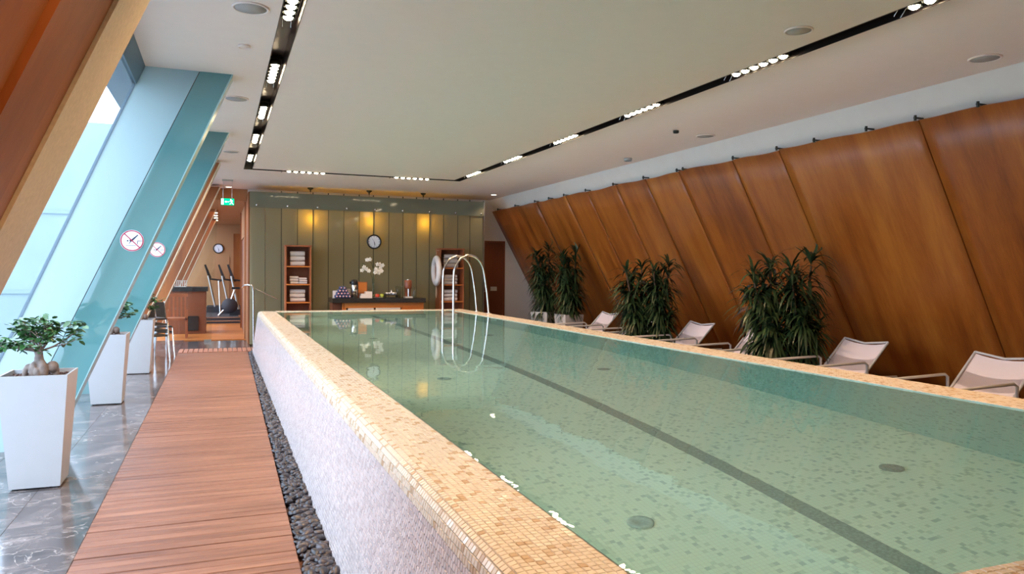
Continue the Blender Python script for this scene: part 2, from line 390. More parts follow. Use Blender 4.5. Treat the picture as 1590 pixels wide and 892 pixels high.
# right wall: leaning white wall, veneer panels hung in front of it
WP, WS = 7.78, .555
wr = struct(MB().prism([(WP+.09, -.1), (WP+.09-WS*3.4, 3.4), (WP+.4-WS*3.4, 3.4), (WP+.4, -.1)], -4, YB).build('wall_right', 'white_wall'))
nrm = Vector((-1, 0, -WS)).normalized()
MB().prism([(WP+.082-WS*.0, .0), (WP+.07, 0), (WP+.07-WS*2.93, 2.93), (WP+.082-WS*2.93, 2.93)], -3.99, YB-.02).build('seam_dark_board', 'steel_dark', wr)  # dark board added behind the panels so their gaps show dark
seams = [16.88, 14.2, 12.8, 11.9, 10.86, 9.95, 9.05, 7.85, 7.0, 5.12, 3.3, 1.4, -.5, -2.4, -3.98]
def pan(y0, y1, k):
    m = MB(); m.smooth = True; nu, nv = 14, 8; vs = []; fs = []
    bow = random.uniform(.003, .007); ph = random.uniform(0, 6); nw = max(1, round((y1-y0)/.9)); tz = random.uniform(-.015, .015)
    for lay in (0, 1):
        for i in range(nu+1):
            for j in range(nv+1):
                a = i/nu; z = .02 + (2.95 + .006*math.sin(a*nw*2*PI+ph) + tz*a)*j/nv
                y = y0+.006+(y1-y0-.012)*a
                off = -.045 + bow*math.sin(PI*a*nw)**2*(.3+.7*j/nv) - lay*.018
                p = Vector((WP-WS*z, y, z)) + nrm*(off+.045)
                vs.append(p)
    q = (nu+1)*(nv+1)
    for i in range(nu):
        for j in range(nv):
            a = i*(nv+1)+j; fs.append((a, a+1, a+nv+2, a+nv+1)); fs.append((q+a, q+a+nv+1, q+a+nv+2, q+a+1))
    m.add(vs, fs); m.smooth = False; e = []
    for i in range(nu):
        a = i*(nv+1); b = a+nv+1; e.append((a, b, b+q, a+q)); a += nv; b += nv; e.append((b, a, a+q, b+q))
    for j in range(nv):
        e.append((j+1, j, j+q, j+1+q)); a = nu*(nv+1)+j; e.append((a, a+1, a+1+q, a+q))
    n0 = len(m.v)-len(vs)
    for x in e: m.f.append([n0+i for i in x]); m.m.append(0); m.sm.append(False)
    return m.build('panel', 'panel_wood', wr)
for i in range(len(seams)-1): pan(seams[i+1], seams[i], i)
bk = None
for y in (16.4, 15.3, 14.2, 13.5, 12.8, 11.9, 10.9, 9.95, 9.05, 8.9, 7.8, 7.0, 6.41, 5.7, 5.13, 4.51, 3.3):
    p = Vector((WP-WS*2.97, y, 2.97))
    if bk is None:
        m = MB(); m.box(-.05, .09, -.008, .008, -.012, .004); m.tube([(-.035, 0, -.03), (-.035, 0, .02)], .013, 8); bk = m.mesh('bracket', 'steel_dark')
    o = bpy.data.objects.new('bracket', bk); C.objects.link(o); o.parent = wr; o.location = p + Vector((0, 0, .03))
# left wall near the camera: slanted veneer wall with cream end reveal
def slab(x_in, x_out, y0, y1, z0=-.05, z1=ZC+.02): # x functions of z
    return [(x_out(z0), y0, z0), (x_in(z0), y0, z0), (x_in(z0), y1, z0), (x_out(z0), y1, z0), (x_out(z1), y0, z1), (x_in(z1), y0, z1), (x_in(z1), y1, z1), (x_out(z1), y1, z1)]
wl = struct(MB().hexa(slab(lambda z: inn(z)-.03, lambda z: fac(z)-.1, -4, 2.58)).build('wall_left', 'cream'))
for (y0, y1, dd) in ((2.445, 2.575, .012), (2.105, 2.435, .0), (1.0, 2.095, .02), (-.3, .99, .02), (-1.6, -.31, .02), (-3.95, -1.61, .02)):
    MB().hexa(slab(lambda z: inn(z)-dd, lambda z: inn(z)-.03, y0, y1)).build('panel', 'beam_wood', wl)
struct(MB().hexa(slab(lambda z: inn(z), lambda z: fac(z)-.1, 2.58, 2.95)).build('trim_2', 'cream'))
# facade glazing bays
bays = [(2.95, 7.12), (7.40, 10.13), (10.42, 12.6), (12.95, 16.2), (16.55, 19.6), (19.95, 23.0), (23.35, GY)]
zh = 3.09
for i, (y0, y1) in enumerate(bays):
    w = struct(MB().hexa(slab(lambda z: fac(z), lambda z: fac(z)-.02, y0, y1, 0.0, zh)).build('window_%d' % (i+1), 'facade_glass'))
    h = MB().hexa(slab(lambda z: fac(z)+.012, lambda z: fac(z)-.06, y0, y1, zh, ZC)); h.build('window_head', 'head', w)
    fm = MB(); fm.hexa(slab(lambda z: fac(z)+.01, lambda z: fac(z)-.05, y0, y1, -.04, .05)); fm.hexa(slab(lambda z: fac(z)+.004, lambda z: fac(z)-.02, y1-.012, y1, .05, zh))
    fm.build('window_frame', 'head', w)
tag(struct(MB().hexa(slab(lambda z: fac(z)-.06, lambda z: fac(z)-.4, -4, GY, ZC, ZC+.3)).build('trim_3', 'head')))
struct(MB().box(-.72, -.58, -4, YB, ZC+.0005, ZC+.3).build('trim_4', 'ceiling'))
# gym shell
struct(MB().box(-2.2, 2.2, GY, GY+.1, 0, 3.3).build('wall_gym_back', 'gym_wall'))
struct(MB().box(2.1, 2.2, 21, GY, 0, 3.3).build('wall_gym_side', 'gym_wall'))
struct(MB().box(.42, .78, GY-.12, GY, 0, 2.7).build('trim_5', 'beam_wood'))
g = MB(); g.box(.53, .66, YB+.1, 18.6, 0, 3.1); g.box(.53, 2.2, 20.9, 21.0, 0, 3.1); g.box(.53, .66, 18.6, 21.0, 2.3, 3.1)
wg = struct(g.build('wall_gym_right', 'gym_wall'))
for k in range(2): MB().box(.505, .53, YB+.3+k*3.4, YB+.42+k*3.4, 0, 3.0).build('panel', 'beam_wood', wg)
d2 = struct(MB().box(.55, .6, 18.62, 20.98, 0, 2.28).build('door_2', 'door_wood'))
struct(MB().box(.54, .60, 15.95, YB+.12, 0, 3.1).build('wall_corridor', 'beam_wood'))
# the band of exterior that shows through the glass
b = MB().box(-30, -1.9-.6, 45, 58, -3, 9.6); 
bld = thing('office_building', 'pale rendered building seen through the sloping glass beyond the window', 'building', (-16, 50, -3))
m = MB((-16, 50, -3)); m.box(-34, -3, 45, 58, -3, 9.3); m.build('wall', 'exterior', bld)
for k in range(2):
    m = MB((-16, 50, -3)); m.box(-34.1, -2.9, 44.9, 45, .2+k*4.2, .4+k*4.2); m.build('ledge', 'exterior_band', bld)
struct(MB().box(-60, -2.3, -20, 120, -3.2, -3.0).build('ground_outside', 'exterior'))

# ---------------------------------------------------------------- boardwalk of planks
deck = struct(MB().box(-.69, .34, .6, 15.3, -.044, -.032).build('boardwalk', 'black'))
tag(deck, 'reddish brown slatted boardwalk between the pool and the windows')
P = .085; y = .7; pm = {}
while y < 14.5:
    xr = .345+.0098*y
    m = MB(); m.bbox(0, xr+.70, 0, P-(.011 if random.random() < .25 else .006), -.03, 0, .003)
    o = m.build('plank', 'deck_wood', deck, (-.70, y, random.uniform(-.0025, .001))); y += P
x = -.70; pk = None
while x < 4.2:
    if pk is None: pk = MB().bbox(0, P-.012, 0, .66, -.03, 0, .003).mesh('plank', 'deck_wood_long')
    o = bpy.data.objects.new('plank', pk); C.objects.link(o); o.parent = deck; o.location = (x, 14.66, random.uniform(-.002, .001)); x += P
# ---------------------------------------------------------------- pebble strip
bed = struct(MB().box(.345, .60, .8, 14.66, -.046, -.042).build('pebble_bed', 'soil'))
tag(bed, 'narrow strip of dark river pebbles between boardwalk and pool')
import bmesh
bmi = bmesh.new(); bmesh.ops.create_icosphere(bmi, subdivisions=2, radius=1.0)
IV = [v.co.copy() for v in bmi.verts]; IF = [tuple(v.index for v in f.verts) for f in bmi.faces]; bmi.free()
bmi = bmesh.new(); bmesh.ops.create_icosphere(bmi, subdivisions=1, radius=1.0)
JV = [v.co.copy() for v in bmi.verts]; JF = [tuple(v.index for v in f.verts) for f in bmi.faces]; bmi.free()
pebs = []
for k in range(2300):
    y = 3.35 + (14.6-3.35)*(k/2300)
    x0 = .352+.0098*y; x1 = .545 + .004*y
    L = random.uniform(.022, .044); pebs.append((random.uniform(x0+L*.5, x1-L*.3), y+random.uniform(-.02, .02), random.uniform(-.03, -.006), L, L*random.uniform(.55, .85), L*random.uniform(.35, .55)))
pebs.sort(key=lambda p: p[1])
def peb(VV, p):
    r = Matrix.Rotation(random.uniform(0, PI), 3, 'Z') @ Matrix.Rotation(random.uniform(-.5, .5), 3, 'X') @ Matrix.Rotation(random.uniform(-.4, .4), 3, 'Y')
    w1 = random.uniform(-.2, .2)
    return [r @ Vector((v.x*p[3]*(1+w1*v.y), v.y*p[4], v.z*p[5])) for v in VV]
for p in pebs[:300]:
    m = MB(); m.smooth = True; m.add(peb(IV, p), IF); m.build('pebble', 'pebble', bed, p[:3])
m = MB(); m.smooth = True
vs_, fs_ = [], []
for p in pebs[300:]:
    n = len(vs_); vs_ += [(q.x+p[0], q.y+p[1], q.z+p[2]) for q in peb(JV, p)]; fs_ += [tuple(i+n for i in f) for f in JF]
m.v = vs_; m.f = fs_; m.m = [0]*len(fs_); m.sm = [True]*len(fs_)
o = m.build('far_pebbles', 'pebble', bed); o['kind'] = 'stuff'

# ================================================================= POOL
PX0, PX1, PY0, PY1, ZF, ZW, ZT = .965, 4.24, 1.31, 14.12, -.6, .7455, .75
pool = thing('swimming_pool', 'long raised swimming pool clad in small cream mosaic tiles', 'pool', (2.6, 8, 0))
OF = (2.6, 8, 0)
m = MB(OF); m.add([(PX0, PY0, ZF), (PX1, PY0, ZF), (PX1, PY1, ZF), (PX0, PY1, ZF)], [(0, 1, 2, 3)]); m.build('basin_floor', 'pool_floor', pool)
bas = pool.children[0] if pool.children else None
m = MB(OF); E_ = .0001
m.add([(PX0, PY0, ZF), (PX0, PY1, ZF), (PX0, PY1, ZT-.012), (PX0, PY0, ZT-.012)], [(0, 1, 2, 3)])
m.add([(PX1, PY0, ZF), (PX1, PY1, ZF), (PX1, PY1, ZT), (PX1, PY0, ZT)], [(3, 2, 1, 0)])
m.build('basin_wall', 'pool_wall_shaded', pool)
def m_poolend():
    mm = m_pool('pool_end_mosaic', PS, True); return mm
m = MB(OF)
m.add([(PX0, PY1, ZF), (PX1, PY1, ZF), (PX1, PY1, ZT), (PX0, PY1, ZT)], [(0, 1, 2, 3)])
m.build('basin_end_wall', 'pool_floor', pool); m = MB(OF)
m.add([(PX0, PY0, ZF), (PX1, PY0, ZF), (PX1, PY0, ZT), (PX0, PY0, ZT)], [(3, 2, 1, 0)])
m.build('basin_end_wall', 'pool_floor', pool)
# shell (grout-coloured core) : left battered wall with rim, right, near and far rims
g_ = .0035
prof = [(.56, -.05), (.655, .685), (.662, .715), (.678, .737), (.704, .7475), (.965, .7425)]
m = MB(OF); m.prism([(.56, -.05), (.655, .685), (.662, .715), (.678, .737), (.704, .7475), (.964, .7425), (.964, -.05)], 1.0, 14.45)
m.box(4.2405, 4.6, 1.0, 14.45, -.05, ZT); m.box(.964, 4.2405, 14.1205, 14.45, -.05, ZT); m.box(.964, 4.2405, 1.0, 1.3095, -.05, ZT)
m.build('shell', 'grout', pool)
# mosaic tiles on the left wall and on all rims
pit = .024
lens = [0]
for a, b in zip(prof[:-1], prof[1:]): lens.append(lens[-1] + math.hypot(b[0]-a[0], b[1]-a[1]))
def at(s):
    s = max(0, min(lens[-1], s))
    for i in range(len(prof)-1):
        if s <= lens[i+1]:
            t = (s-lens[i])/(lens[i+1]-lens[i]); a, b = prof[i], prof[i+1]
            return (a[0]+(b[0]-a[0])*t, a[1]+(b[1]-a[1])*t)
nrow = int(lens[-1]/pit); tv, tf, sv, sf = [], [], [], []; part_tiles = []
def tile_geo(c0, c1, y0, y1, h=.0035):
    # c0,c1: profile points; outward normal to the left/up of c0->c1
    dx, dz = c1[0]-c0[0], c1[1]-c0[1]; L = math.hypot(dx, dz); nx, nz = -dz/L, dx/L; e = .0012; ux, uz = dx/L, dz/L
    jx = random.uniform(-.0009, .0009)
    a0 = (c0[0], c0[1]); a1 = (c1[0], c1[1])
    t0 = (c0[0]+ux*e+nx*(h+jx), c0[1]+uz*e+nz*(h+jx)); t1 = (c1[0]-ux*e+nx*(h-jx), c1[1]-uz*e+nz*(h-jx))
    vs = [(a0[0], y0, a0[1]), (a1[0], y0, a1[1]), (a1[0], y1, a1[1]), (a0[0], y1, a0[1]), (t0[0], y0+e, t0[1]), (t1[0], y0+e, t1[1]), (t1[0], y1-e, t1[1]), (t0[0], y1-e, t0[1])]
    return vs, [(4, 5, 6, 7), (0, 1, 5, 4), (1, 2, 6, 5), (2, 3, 7, 6), (3, 0, 4, 7)]
for r in range(nrow):
    c0 = at(r*pit+.001); c1 = at((r+1)*pit-.001); side = r*pit < .72
    off = (pit/2 if (side and r % 2) else 0)
    y = 1.25+off
    while y < 14.42:
        vs, fs = tile_geo(c0, c1, y+.001, y+pit-.001)
        if (not side) and 1.62 < y < 2.3 and c0[0] > .70 and len(part_tiles) < 300 and c0[0] > .965-.27: part_tiles.append((vs, fs, y, c0))
        else:
            A_, B_ = (sv, sf) if side else (tv, tf); n = len(A_); A_ += vs; B_ += [tuple(i+n for i in q) for q in fs]
        y += pit
def flat_tiles(x0, x1, y0, y1, z):
    nx = max(1, round((x1-x0)/pit)); ny = max(1, round((y1-y0)/pit)); px, py = (x1-x0)/nx, (y1-y0)/ny; g = .001; e = .0012; h = .0035
    for i in range(nx):
        for j in range(ny):
            a, b, c_, d_ = x0+i*px+g, x0+(i+1)*px-g, y0+j*py+g, y0+(j+1)*py-g; hh = h+random.uniform(-.0006, .0006); n = len(tv)
            tv.extend([(a, c_, z), (b, c_, z), (b, d_, z), (a, d_, z), (a+e, c_+e, z+hh), (b-e, c_+e, z+hh), (b-e, d_-e, z+hh), (a+e, d_-e, z+hh)])
            tf.extend([(n+4, n+5, n+6, n+7), (n, n+1, n+5, n+4), (n+1, n+2, n+6, n+5), (n+2, n+3, n+7, n+6), (n+3, n, n+4, n+7)])
flat_tiles(4.24, 4.6, 1.0, 14.45, ZT); flat_tiles(.965, 4.24, 14.12, 14.45, ZT); flat_tiles(.965, 4.24, 1.0, 1.31, ZT)
mt = MB(OF); mt.v = [(a-OF[0], b-OF[1], c_-OF[2]) for a, b, c_ in tv]; mt.f = tf; mt.m = [0]*len(tf); mt.sm = [False]*len(tf)
o = mt.build('rim_tiles', 'tile', pool); o['kind'] = 'stuff'
mt = MB(OF); mt.v = [(a-OF[0], b-OF[1], c_-OF[2]) for a, b, c_ in sv]; mt.f = sf; mt.m = [0]*len(sf); mt.sm = [False]*len(sf)
o = mt.build('side_wall_tiles', 'side_tile', pool); o['kind'] = 'stuff'
for vs, fs, y, c0 in part_tiles:
    cc = (c0[0], y, c0[1]); m = MB(cc); m.add(vs, fs); o = m.build('tile', 'tile', pool); o.location = Vector(cc)-Vector(OF)
# lane stripe and floor inlets
m = MB(OF); m.box(2.66, 2.77, PY0+.02, PY1-.02, ZF, ZF+.003); m.build('lane_stripe', 'lane', pool)
for x in (1.9, 3.54):
    for y in (3.09, 6.47, 9.82, 13.1):
        m = MB(OF); m.lathe([(.066, 0), (.066, .012), (.055, .018), (.03, .018), (.028, .012), (0, .012)], (x, y, ZF)); m.build('floor_inlet', 'lane', pool)
m = MB(OF); m.lathe([(.10, 0), (.10, -.02), (.09, -.03), (.08, -.012), (0, -.012)], (PX1, 2.72, .27), 32, 'X'); m.build('underwater_light', 'steel', pool)
for k, y in enumerate((3.0, 6.6, 10.2, 13.0)):   # hidden lamps added in the window-side basin wall to brighten the pool
    m = MB(OF); m.lathe([(.13, 0), (.13, .02), (.115, .03), (.1, .015)], (PX0, y, .15), 32, 'X'); fx = m.build('added_pool_lamp', 'steel', pool)
    m = MB(OF); m.lathe([(.1, .0), (.1, .014), (0, .014)], (PX0, y, .15), 24, 'X'); m.build('lens', 'pool_fill_lens', fx)
    ld = bpy.data.lights.new('pool_fill_light', 'SPOT'); ld.energy = POOL_FILL_W; ld.color = (.85, 1.0, .93); ld.spot_size = 2.9; ld.spot_blend = .6; ld.shadow_soft_size = .1
    lo = bpy.data.objects.new('pool_fill_light', ld); C.objects.link(lo); lo.parent = fx; lo.location = (PX0+.05-OF[0], y-OF[1], .15); lo.rotation_euler = (0, -PI/2+.25, 0)
# water
nx_, ny_ = 2, 2
m = MB(); m.add([(PX0-.004, PY0-.002, ZW), (PX1+.002, PY0-.002, ZW), (PX1+.002, PY1+.002, ZW), (PX0-.004, PY1+.002, ZW)], [(0, 1, 2, 3)])
water = m.build('pool_water', 'water'); tag(water, 'still clear turquoise water filling the raised pool', 'water', kind='stuff')

# ladder
lad = thing('pool_ladder', 'pair of chrome grab rails arching over the far right pool rim', 'ladder', (4.25, 13.05, ZT))
for yy in (12.72, 13.4):
    path = [(3.90, yy, -.25), (3.90, yy, 1.35)]
    for k in range(1, 13):
        a = PI*k/13; path.append((4.19-.29*math.cos(a), yy, 1.43+.38*math.sin(a)))
    path += [(4.50, yy, 1.36), (4.54, yy, 1.1), (4.575, yy, ZT)]
    m = MB((4.25, 13.05, ZT)); m.tube(path, .021, 14); rl = m.build('rail', 'chrome', lad)
    m = MB((4.25, 13.05, ZT)); m.lathe([(.045, 0), (.045, .012), (.03, .02)], (4.575, yy, ZT+.004), 16); m.build('base_flange', 'chrome', rl)
for z in (-.12, .12, .36):
    m = MB((4.25, 13.05, ZT)); m.box(3.87, 3.95, 12.72, 13.4, z, z+.025); m.build('tread', 'steel', lad)

# ================================================================= LAMPS
def bank(name, label, x, y, along='Y', n=6, power=1.0, spread=125, tilt=0.0, low=0.0):
    t = thing(name, label, 'light', (x, y, ZC+.06), 0 if along == 'Y' else PI/2, 'spotlight banks in the ceiling slot')
    m = MB(); m.box(-.055, .055, -.34, .34, .045, .06); m.box(-.058, -.052, -.34, .34, -.0, .06); m.box(.052, .058, -.34, .34, -.0, .06); m.build('tray', 'dark_metal', t)
    for i in range(n):
        yy = -.29+.58*i/(n-1)
        m = MB(); m.lathe([(.028, .045), (.045, -.006), (.047, -.006), (.047, .045)], (0, yy, 0), 16); lp = m.build('lamp', 'steel_dark', t)
        m = MB(); m.lathe([(0, -.022), (.018, -.019), (.031, -.009), (.036, .004)], (0, yy, .0), 16); m.build('lens', 'lens', lp)
    for sx_ in (-.03, .03):
        m = MB(); m.tube([(sx_, .36, .04), (sx_, .42, -.03)], .004, 6); m.build('spring_clip', 'chrome', t)
    ld = bpy.data.lights.new('spot_light', 'SPOT'); ld.energy = LAMP_W*power; ld.color = (1.0, .60, .29); ld.spot_size = math.radians(spread); ld.spot_blend = .75; ld.shadow_soft_size = .09
    lo = bpy.data.objects.new('spot_light', ld); C.objects.link(lo); lo.parent = t; lo.location = (0, 0, -.07); lo.rotation_euler = (0, tilt, 0)
    if low: t.location.z -= low
    return t
ordn = ['nearest the camera', 'second from the camera', 'third from the camera', 'fourth from the camera', 'farthest from the camera']
for i, y in enumerate((5.25, 7.15, 8.95, 10.75, 12.6)):
    bank('spotlight_bank', 'bank of six warm spotlights in the window-side ceiling slot, ' + ordn[i] + ' in view', .452, y, spread=100, tilt=.2)
for y, w_ in ((3.4, 'just out of view overhead'), (1.5, 'above the camera'), (-.5, 'first behind the camera'), (-2.4, 'nearest the rear wall')): bank('spotlight_bank', 'unseen bank of warm spotlights in the window-side slot, ' + w_, .452, y, spread=100, tilt=.2)  # out-of-view banks continue the row, added to light the near end
ordr = ['nearest the camera', 'second from the camera', 'third from the camera', 'fourth from the camera', 'fifth from the camera', 'farthest, beside the slot corner']
for i, y in enumerate((3.28, 5.07, 6.93, 8.82, 10.7, 12.6)):
    bank('spotlight_bank', 'bank of six warm spotlights in the wood-wall-side ceiling slot, ' + ordr[i], 4.215, y, low=.045)
for y, w_ in ((1.4, 'beside the camera'), (-.5, 'first behind the camera'), (-2.4, 'nearest the rear wall')): bank('spotlight_bank', 'unseen bank of warm spotlights in the wood-wall-side slot, ' + w_, 4.2, y)  # unseen banks added likewise along the wood-wall side
bank('spotlight_bank', 'bank of six warm spotlights in the far cross slot, left of the middle', 1.42, 13.565, 'X', power=.8, low=.06)
bank('spotlight_bank', 'bank of six warm spotlights in the far cross slot, right of the middle', 3.33, 13.565, 'X', power=.8, low=.06)
# pendants behind the olive glass
for i, x in enumerate((1.77, 3.0, 4.2)):
    t = thing('pendant_lamp', ['left', 'middle', 'right'][i] + ' of three glowing yellow pendants behind the olive glass wall', 'lamp', (x, 16.04, ZC), 0, 'yellow pendants behind the glass wall')
    MB().lathe([(.06, 0), (.06, -.02), (.015, -.05), (.012, -.09)], (0, 0, 0), 20).build('canopy', 'steel_dark', t)
    MB().tube([(0, 0, -.08), (0, 0, -.56)], .004, 6).build('cord', 'black', t)
    MB().lathe([(.02, -.55), (.055, -.58), (.055, -.76), (.045, -.77)], (0, 0, 0), 20).build('shade', 'bulb', t)
    ld = bpy.data.lights.new('pendant_light', 'POINT'); ld.energy = 60; ld.color = (1, .50, .03); ld.shadow_soft_size = .03
    lo = bpy.data.objects.new('pendant_light', ld); C.objects.link(lo); lo.parent = t; lo.location = (0, -.03, -.67)

# ceiling fittings
def disc(name, label, cat, x, y, r, mats, group=None, th=.012):
    t = thing(name, label, cat, (x, y, ZC), 0, group)
    MB().lathe([(r, 0), (r, -th*.6), (r*.93, -th), (r*.86, -th*.7), (r*.86, -th*.3)], (0, 0, 0), 32).build('ring', mats[0], t)
    MB().lathe([(0, -th*.6), (r*.86, -th*.6), (r*.86, 0)], (0, 0, 0), 32).build('face', mats[1], t)
    return t
GSP = 'round ceiling speakers'
disc('ceiling_speaker', 'round grey ceiling speaker at upper left, nearest the window slot', 'speaker', .19, 5.26, .12, ('ceiling', 'grille'), GSP)
disc('ceiling_speaker', 'round ceiling speaker just above the nearer teal glass fin', 'speaker', .155, 8.07, .12, ('ceiling', 'grille'), GSP)
disc('ceiling_speaker', 'round ceiling speaker beside the farther teal glass fin', 'speaker', .15, 11.7, .12, ('ceiling', 'grille'), GSP)
disc('ceiling_speaker', 'round ceiling speaker inside the slot loop at upper right', 'speaker', 3.84, 4.2, .10, ('ceiling', 'grille'), GSP)
disc('ceiling_speaker', 'round ceiling speaker between the slot and the wood wall at far upper right', 'speaker', 5.68, 4.15, .12, ('ceiling', 'grille'), GSP)
disc('ceiling_speaker', 'faint round ceiling speaker between slot and wood wall, above the middle loungers', 'speaker', 5.69, 7.82, .12, ('ceiling', 'grille'), GSP)
disc('sprinkler', 'small white sprinkler cap in the ceiling left of the nearest spotlights', 'sprinkler', .175, 6.16, .045, ('ceiling', 'ceiling'), th=.02)
disc('sprinkler', 'small dark sprinkler head in the ceiling towards the wood wall', 'sprinkler', 5.165, 7.69, .035, ('steel_dark', 'steel_dark'), th=.03)
disc('smoke_detector', 'small white domed smoke detector on the ceiling above the dark plants', 'detector', 5.74, 9.81, .06, ('white_lacquer', 'white_lacquer'), th=.045)
for (x, y, lb) in ((.173, 16.6, 'lit recessed downlight above the exit sign'), (5.7, 15.6, 'lit recessed downlight above the right end of the glass wall')):
    t = disc('downlight', lb, 'light', x, y, .07, ('off_white', 'downlight'), 'small recessed downlights')
    ld = bpy.data.lights.new('down_light', 'SPOT'); ld.energy = 18; ld.color = (1, .72, .45); ld.spot_size = 2.0; ld.spot_blend = .6; ld.shadow_soft_size = .05
    lo = bpy.data.objects.new('down_light', ld); C.objects.link(lo); lo.parent = t; lo.location = (0, 0, -.03)

# ================================================================= GLASS FINS AND BEAMS
def bnd(z): return -1.63+.4507*z
def fin(y0, y1, lab):
    t = thing('glass_fin', lab, 'fin', (inn(0), y0, 0), 0, 'slanted glass fins at the windows')
    of = (inn(0), y0, 0); e = .004
    m = MB(of); m.pane(slab(lambda z: bnd(z)-e, lambda z: fac(z)+.005, y0, y0+.02, 0, ZC)); m.build('frosted_panel', ['frost_white', 'clear_back'], t)
    m = MB(of); m.pane(slab(lambda z: inn(z)-.012, lambda z: bnd(z)+e, y0, y0+.02, 0, ZC)); m.build('teal_panel', ['teal_glass', 'clear_back'], t)
    m = MB(of); m.hexa(slab(lambda z: inn(z)-.012, lambda z: fac(z)+.03, y1-.02, y1, 0, ZC)); m.build('rear_panel', 'clear_back', t)
    m = MB(of); m.hexa(slab(lambda z: inn(z), lambda z: inn(z)-.010, y0-.004, y1, 0, ZC)); m.build('edge_panel', 'teal_edge', t)
    m = MB(of); m.hexa(slab(lambda z: bnd(z)+e, lambda z: bnd(z)-e, y0+.01, y1-.02, 0, ZC)); m.build('joint', 'steel_dark', t)
fin(7.11, 7.37, 'nearer slanted teal glass fin with a frosted white outer half')
fin(10.12, 10.38, 'farther slanted teal glass fin behind the middle planter')
for i, (y0, lab) in enumerate(((12.6, 'slanted orange wood column just beyond the farther teal fin'), (16.25, 'slanted wood column beyond the corridor glass'), (19.65, 'slanted dark red wood column beside the gym desk'), (23.05, 'slanted wood column at the far end of the gym'))):
    t = thing('slanted_column', lab, 'column', (-1.4, y0, 0), 0, 'slanted wood columns along the facade')
    of = (-1.4, y0, 0)
    m = MB(of); m.hexa(slab(lambda z: inn(z)-.09, lambda z: fac(z)+.012, y0, y0+.33, 0, 3.2)); m.build('core', 'beam_wood', t)
    m = MB(of); m.hexa(slab(lambda z: inn(z)-.075, lambda z: inn(z)-.0905, y0-.004, y0+.334, 0, 3.2)); m.build('edge_strip', 'cream', t)
# no diving signs
def nodive(y, x, z, r, lab):
    t = thing('no_diving_sign', lab, 'sign', (x, y, z), 0, 'round no diving signs')
    MB().lathe([(r, 0), (r, -.003), (0, -.003)], (0, 0, 0), 40, 'Y', False).build('disc', 'sign_white', t)
    ri = r*.87; m = MB()
    n = 40; vs = []
    for k in range(n):
        a = 2*PI*k/n; vs += [(r*.97*math.cos(a), -.0045, r*.97*math.sin(a)), (ri*math.cos(a), -.0045, ri*math.sin(a))]
    m.add(vs, [(2*k, 2*k+1, (2*k+3) % (2*n), (2*k+2) % (2*n)) for k in range(n)])
    u = Vector((1, 0, -1)).normalized(); v = Vector((1, 0, 1)).normalized(); a = .9*r; b_ = r*.045
    m.add([u*-a+v*-b_+Vector((0, -.006, 0)), u*a+v*-b_+Vector((0, -.006, 0)), u*a+v*b_+Vector((0, -.006, 0)), u*-a+v*b_+Vector((0, -.006, 0))], [(0, 1, 2, 3)])
    m.build('red_ring', 'sign_red', t)
    m = MB()
    def strip(p, q, w0, w1):
        p = Vector((p[0], -.005, p[1]))*1; q = Vector((q[0], -.005, q[1])); d_ = (q-p).normalized(); n_ = Vector((-d_.z, 0, d_.x))
        p2 = [p+n_*w0, q+n_*w1, q-n_*w1, p-n_*w0]
        for z_ in p2: z_.y = -.005
        m.add(p2, [(0, 1, 2, 3)])
    strip((-.05*r, 0*r), (.5*r, .55*r), .09*r, .035*r); strip((-.08*r, -.02*r), (-.25*r, -.3*r), .04*r, .02*r); strip((-.02*r, 0*r), (-.2*r, .02*r), .1*r, .06*r)
    m.lathe([(.07*r, -.004), (.07*r, -.0055), (0, -.0055)], (-.36*r, 0, -.02*r), 12, 'Y', False)
    strip((.45*r, -.02*r), (.86*r, -.02*r), .02*r, .02*r); strip((.45*r, -.02*r), (.45*r, -.3*r), .02*r, .02*r)
    for k in range(9): strip(((-.5+k*.095)*r, -.45*r), ((-.44+k*.095)*r, -.45*r), .025*r, .025*r)
    m.build('diver_symbol', 'sign_black', t)
nodive(7.104, -.698, 1.747, .092, 'round red and white no diving sign on the nearer teal fin')
nodive(10.114, -.716, 1.747, .092, 'round red and white no diving sign on the farther teal fin')

# ================================================================= GLASS WALL AT THE BACK
gw = thing('glass_wall', 'olive frosted glass wall of tall panels behind the counter', 'partition', (3.05, 15.9, 0))
of = (3.05, 15.9, 0)
sm_ = [.56, .864, 1.178, 1.497, 1.808, 2.123, 2.443, 2.768, 3.07, 3.404, 3.715, 4.017, 4.307, 4.632, 4.961, 5.249, 5.56]
for a, b in zip(sm_[:-1], sm_[1:]):
    m = MB(of); x0, x1, y0, y1, z0, z1 = a+.006, b-.006, 15.90, 15.915, 0, 3.10
    m.pane([(x0, y0, z0), (x1, y0, z0), (x1, y1, z0), (x0, y1, z0), (x0, y0, z1), (x1, y0, z1), (x1, y1, z1), (x0, y1, z1)]); m.build('glass_panel', ['olive_glass', 'clear_back'], gw)
    if a > 1.0:
        m = MB(of); m.box(a-.010, a+.010, 15.92, 15.935, 0, 3.14); m.build('mullion', 'steel_dark', gw)
m = MB(of); m.box(.56, 5.56, 15.87, 15.88, 2.78, 3.10); m.build('top_glass_strip', 'olive_band', gw)
for k in range(9):
    x = .70+k*.6
    m = MB(of); m.lathe([(.022, 0), (.022, -.015), (.012, -.022), (0, -.022)], (x, 15.868, 2.83), 14, 'Y'); m.build('standoff_bolt', 'chrome', gw)
m = MB(of); m.box(5.56, 5.585, 15.86, 15.96, 0, 3.12); m.build('end_post', 'steel', gw)
hr = thing('handrail', 'bent chrome handrail post beside the far left pool corner', 'handrail', (.6, 15.2, 0))
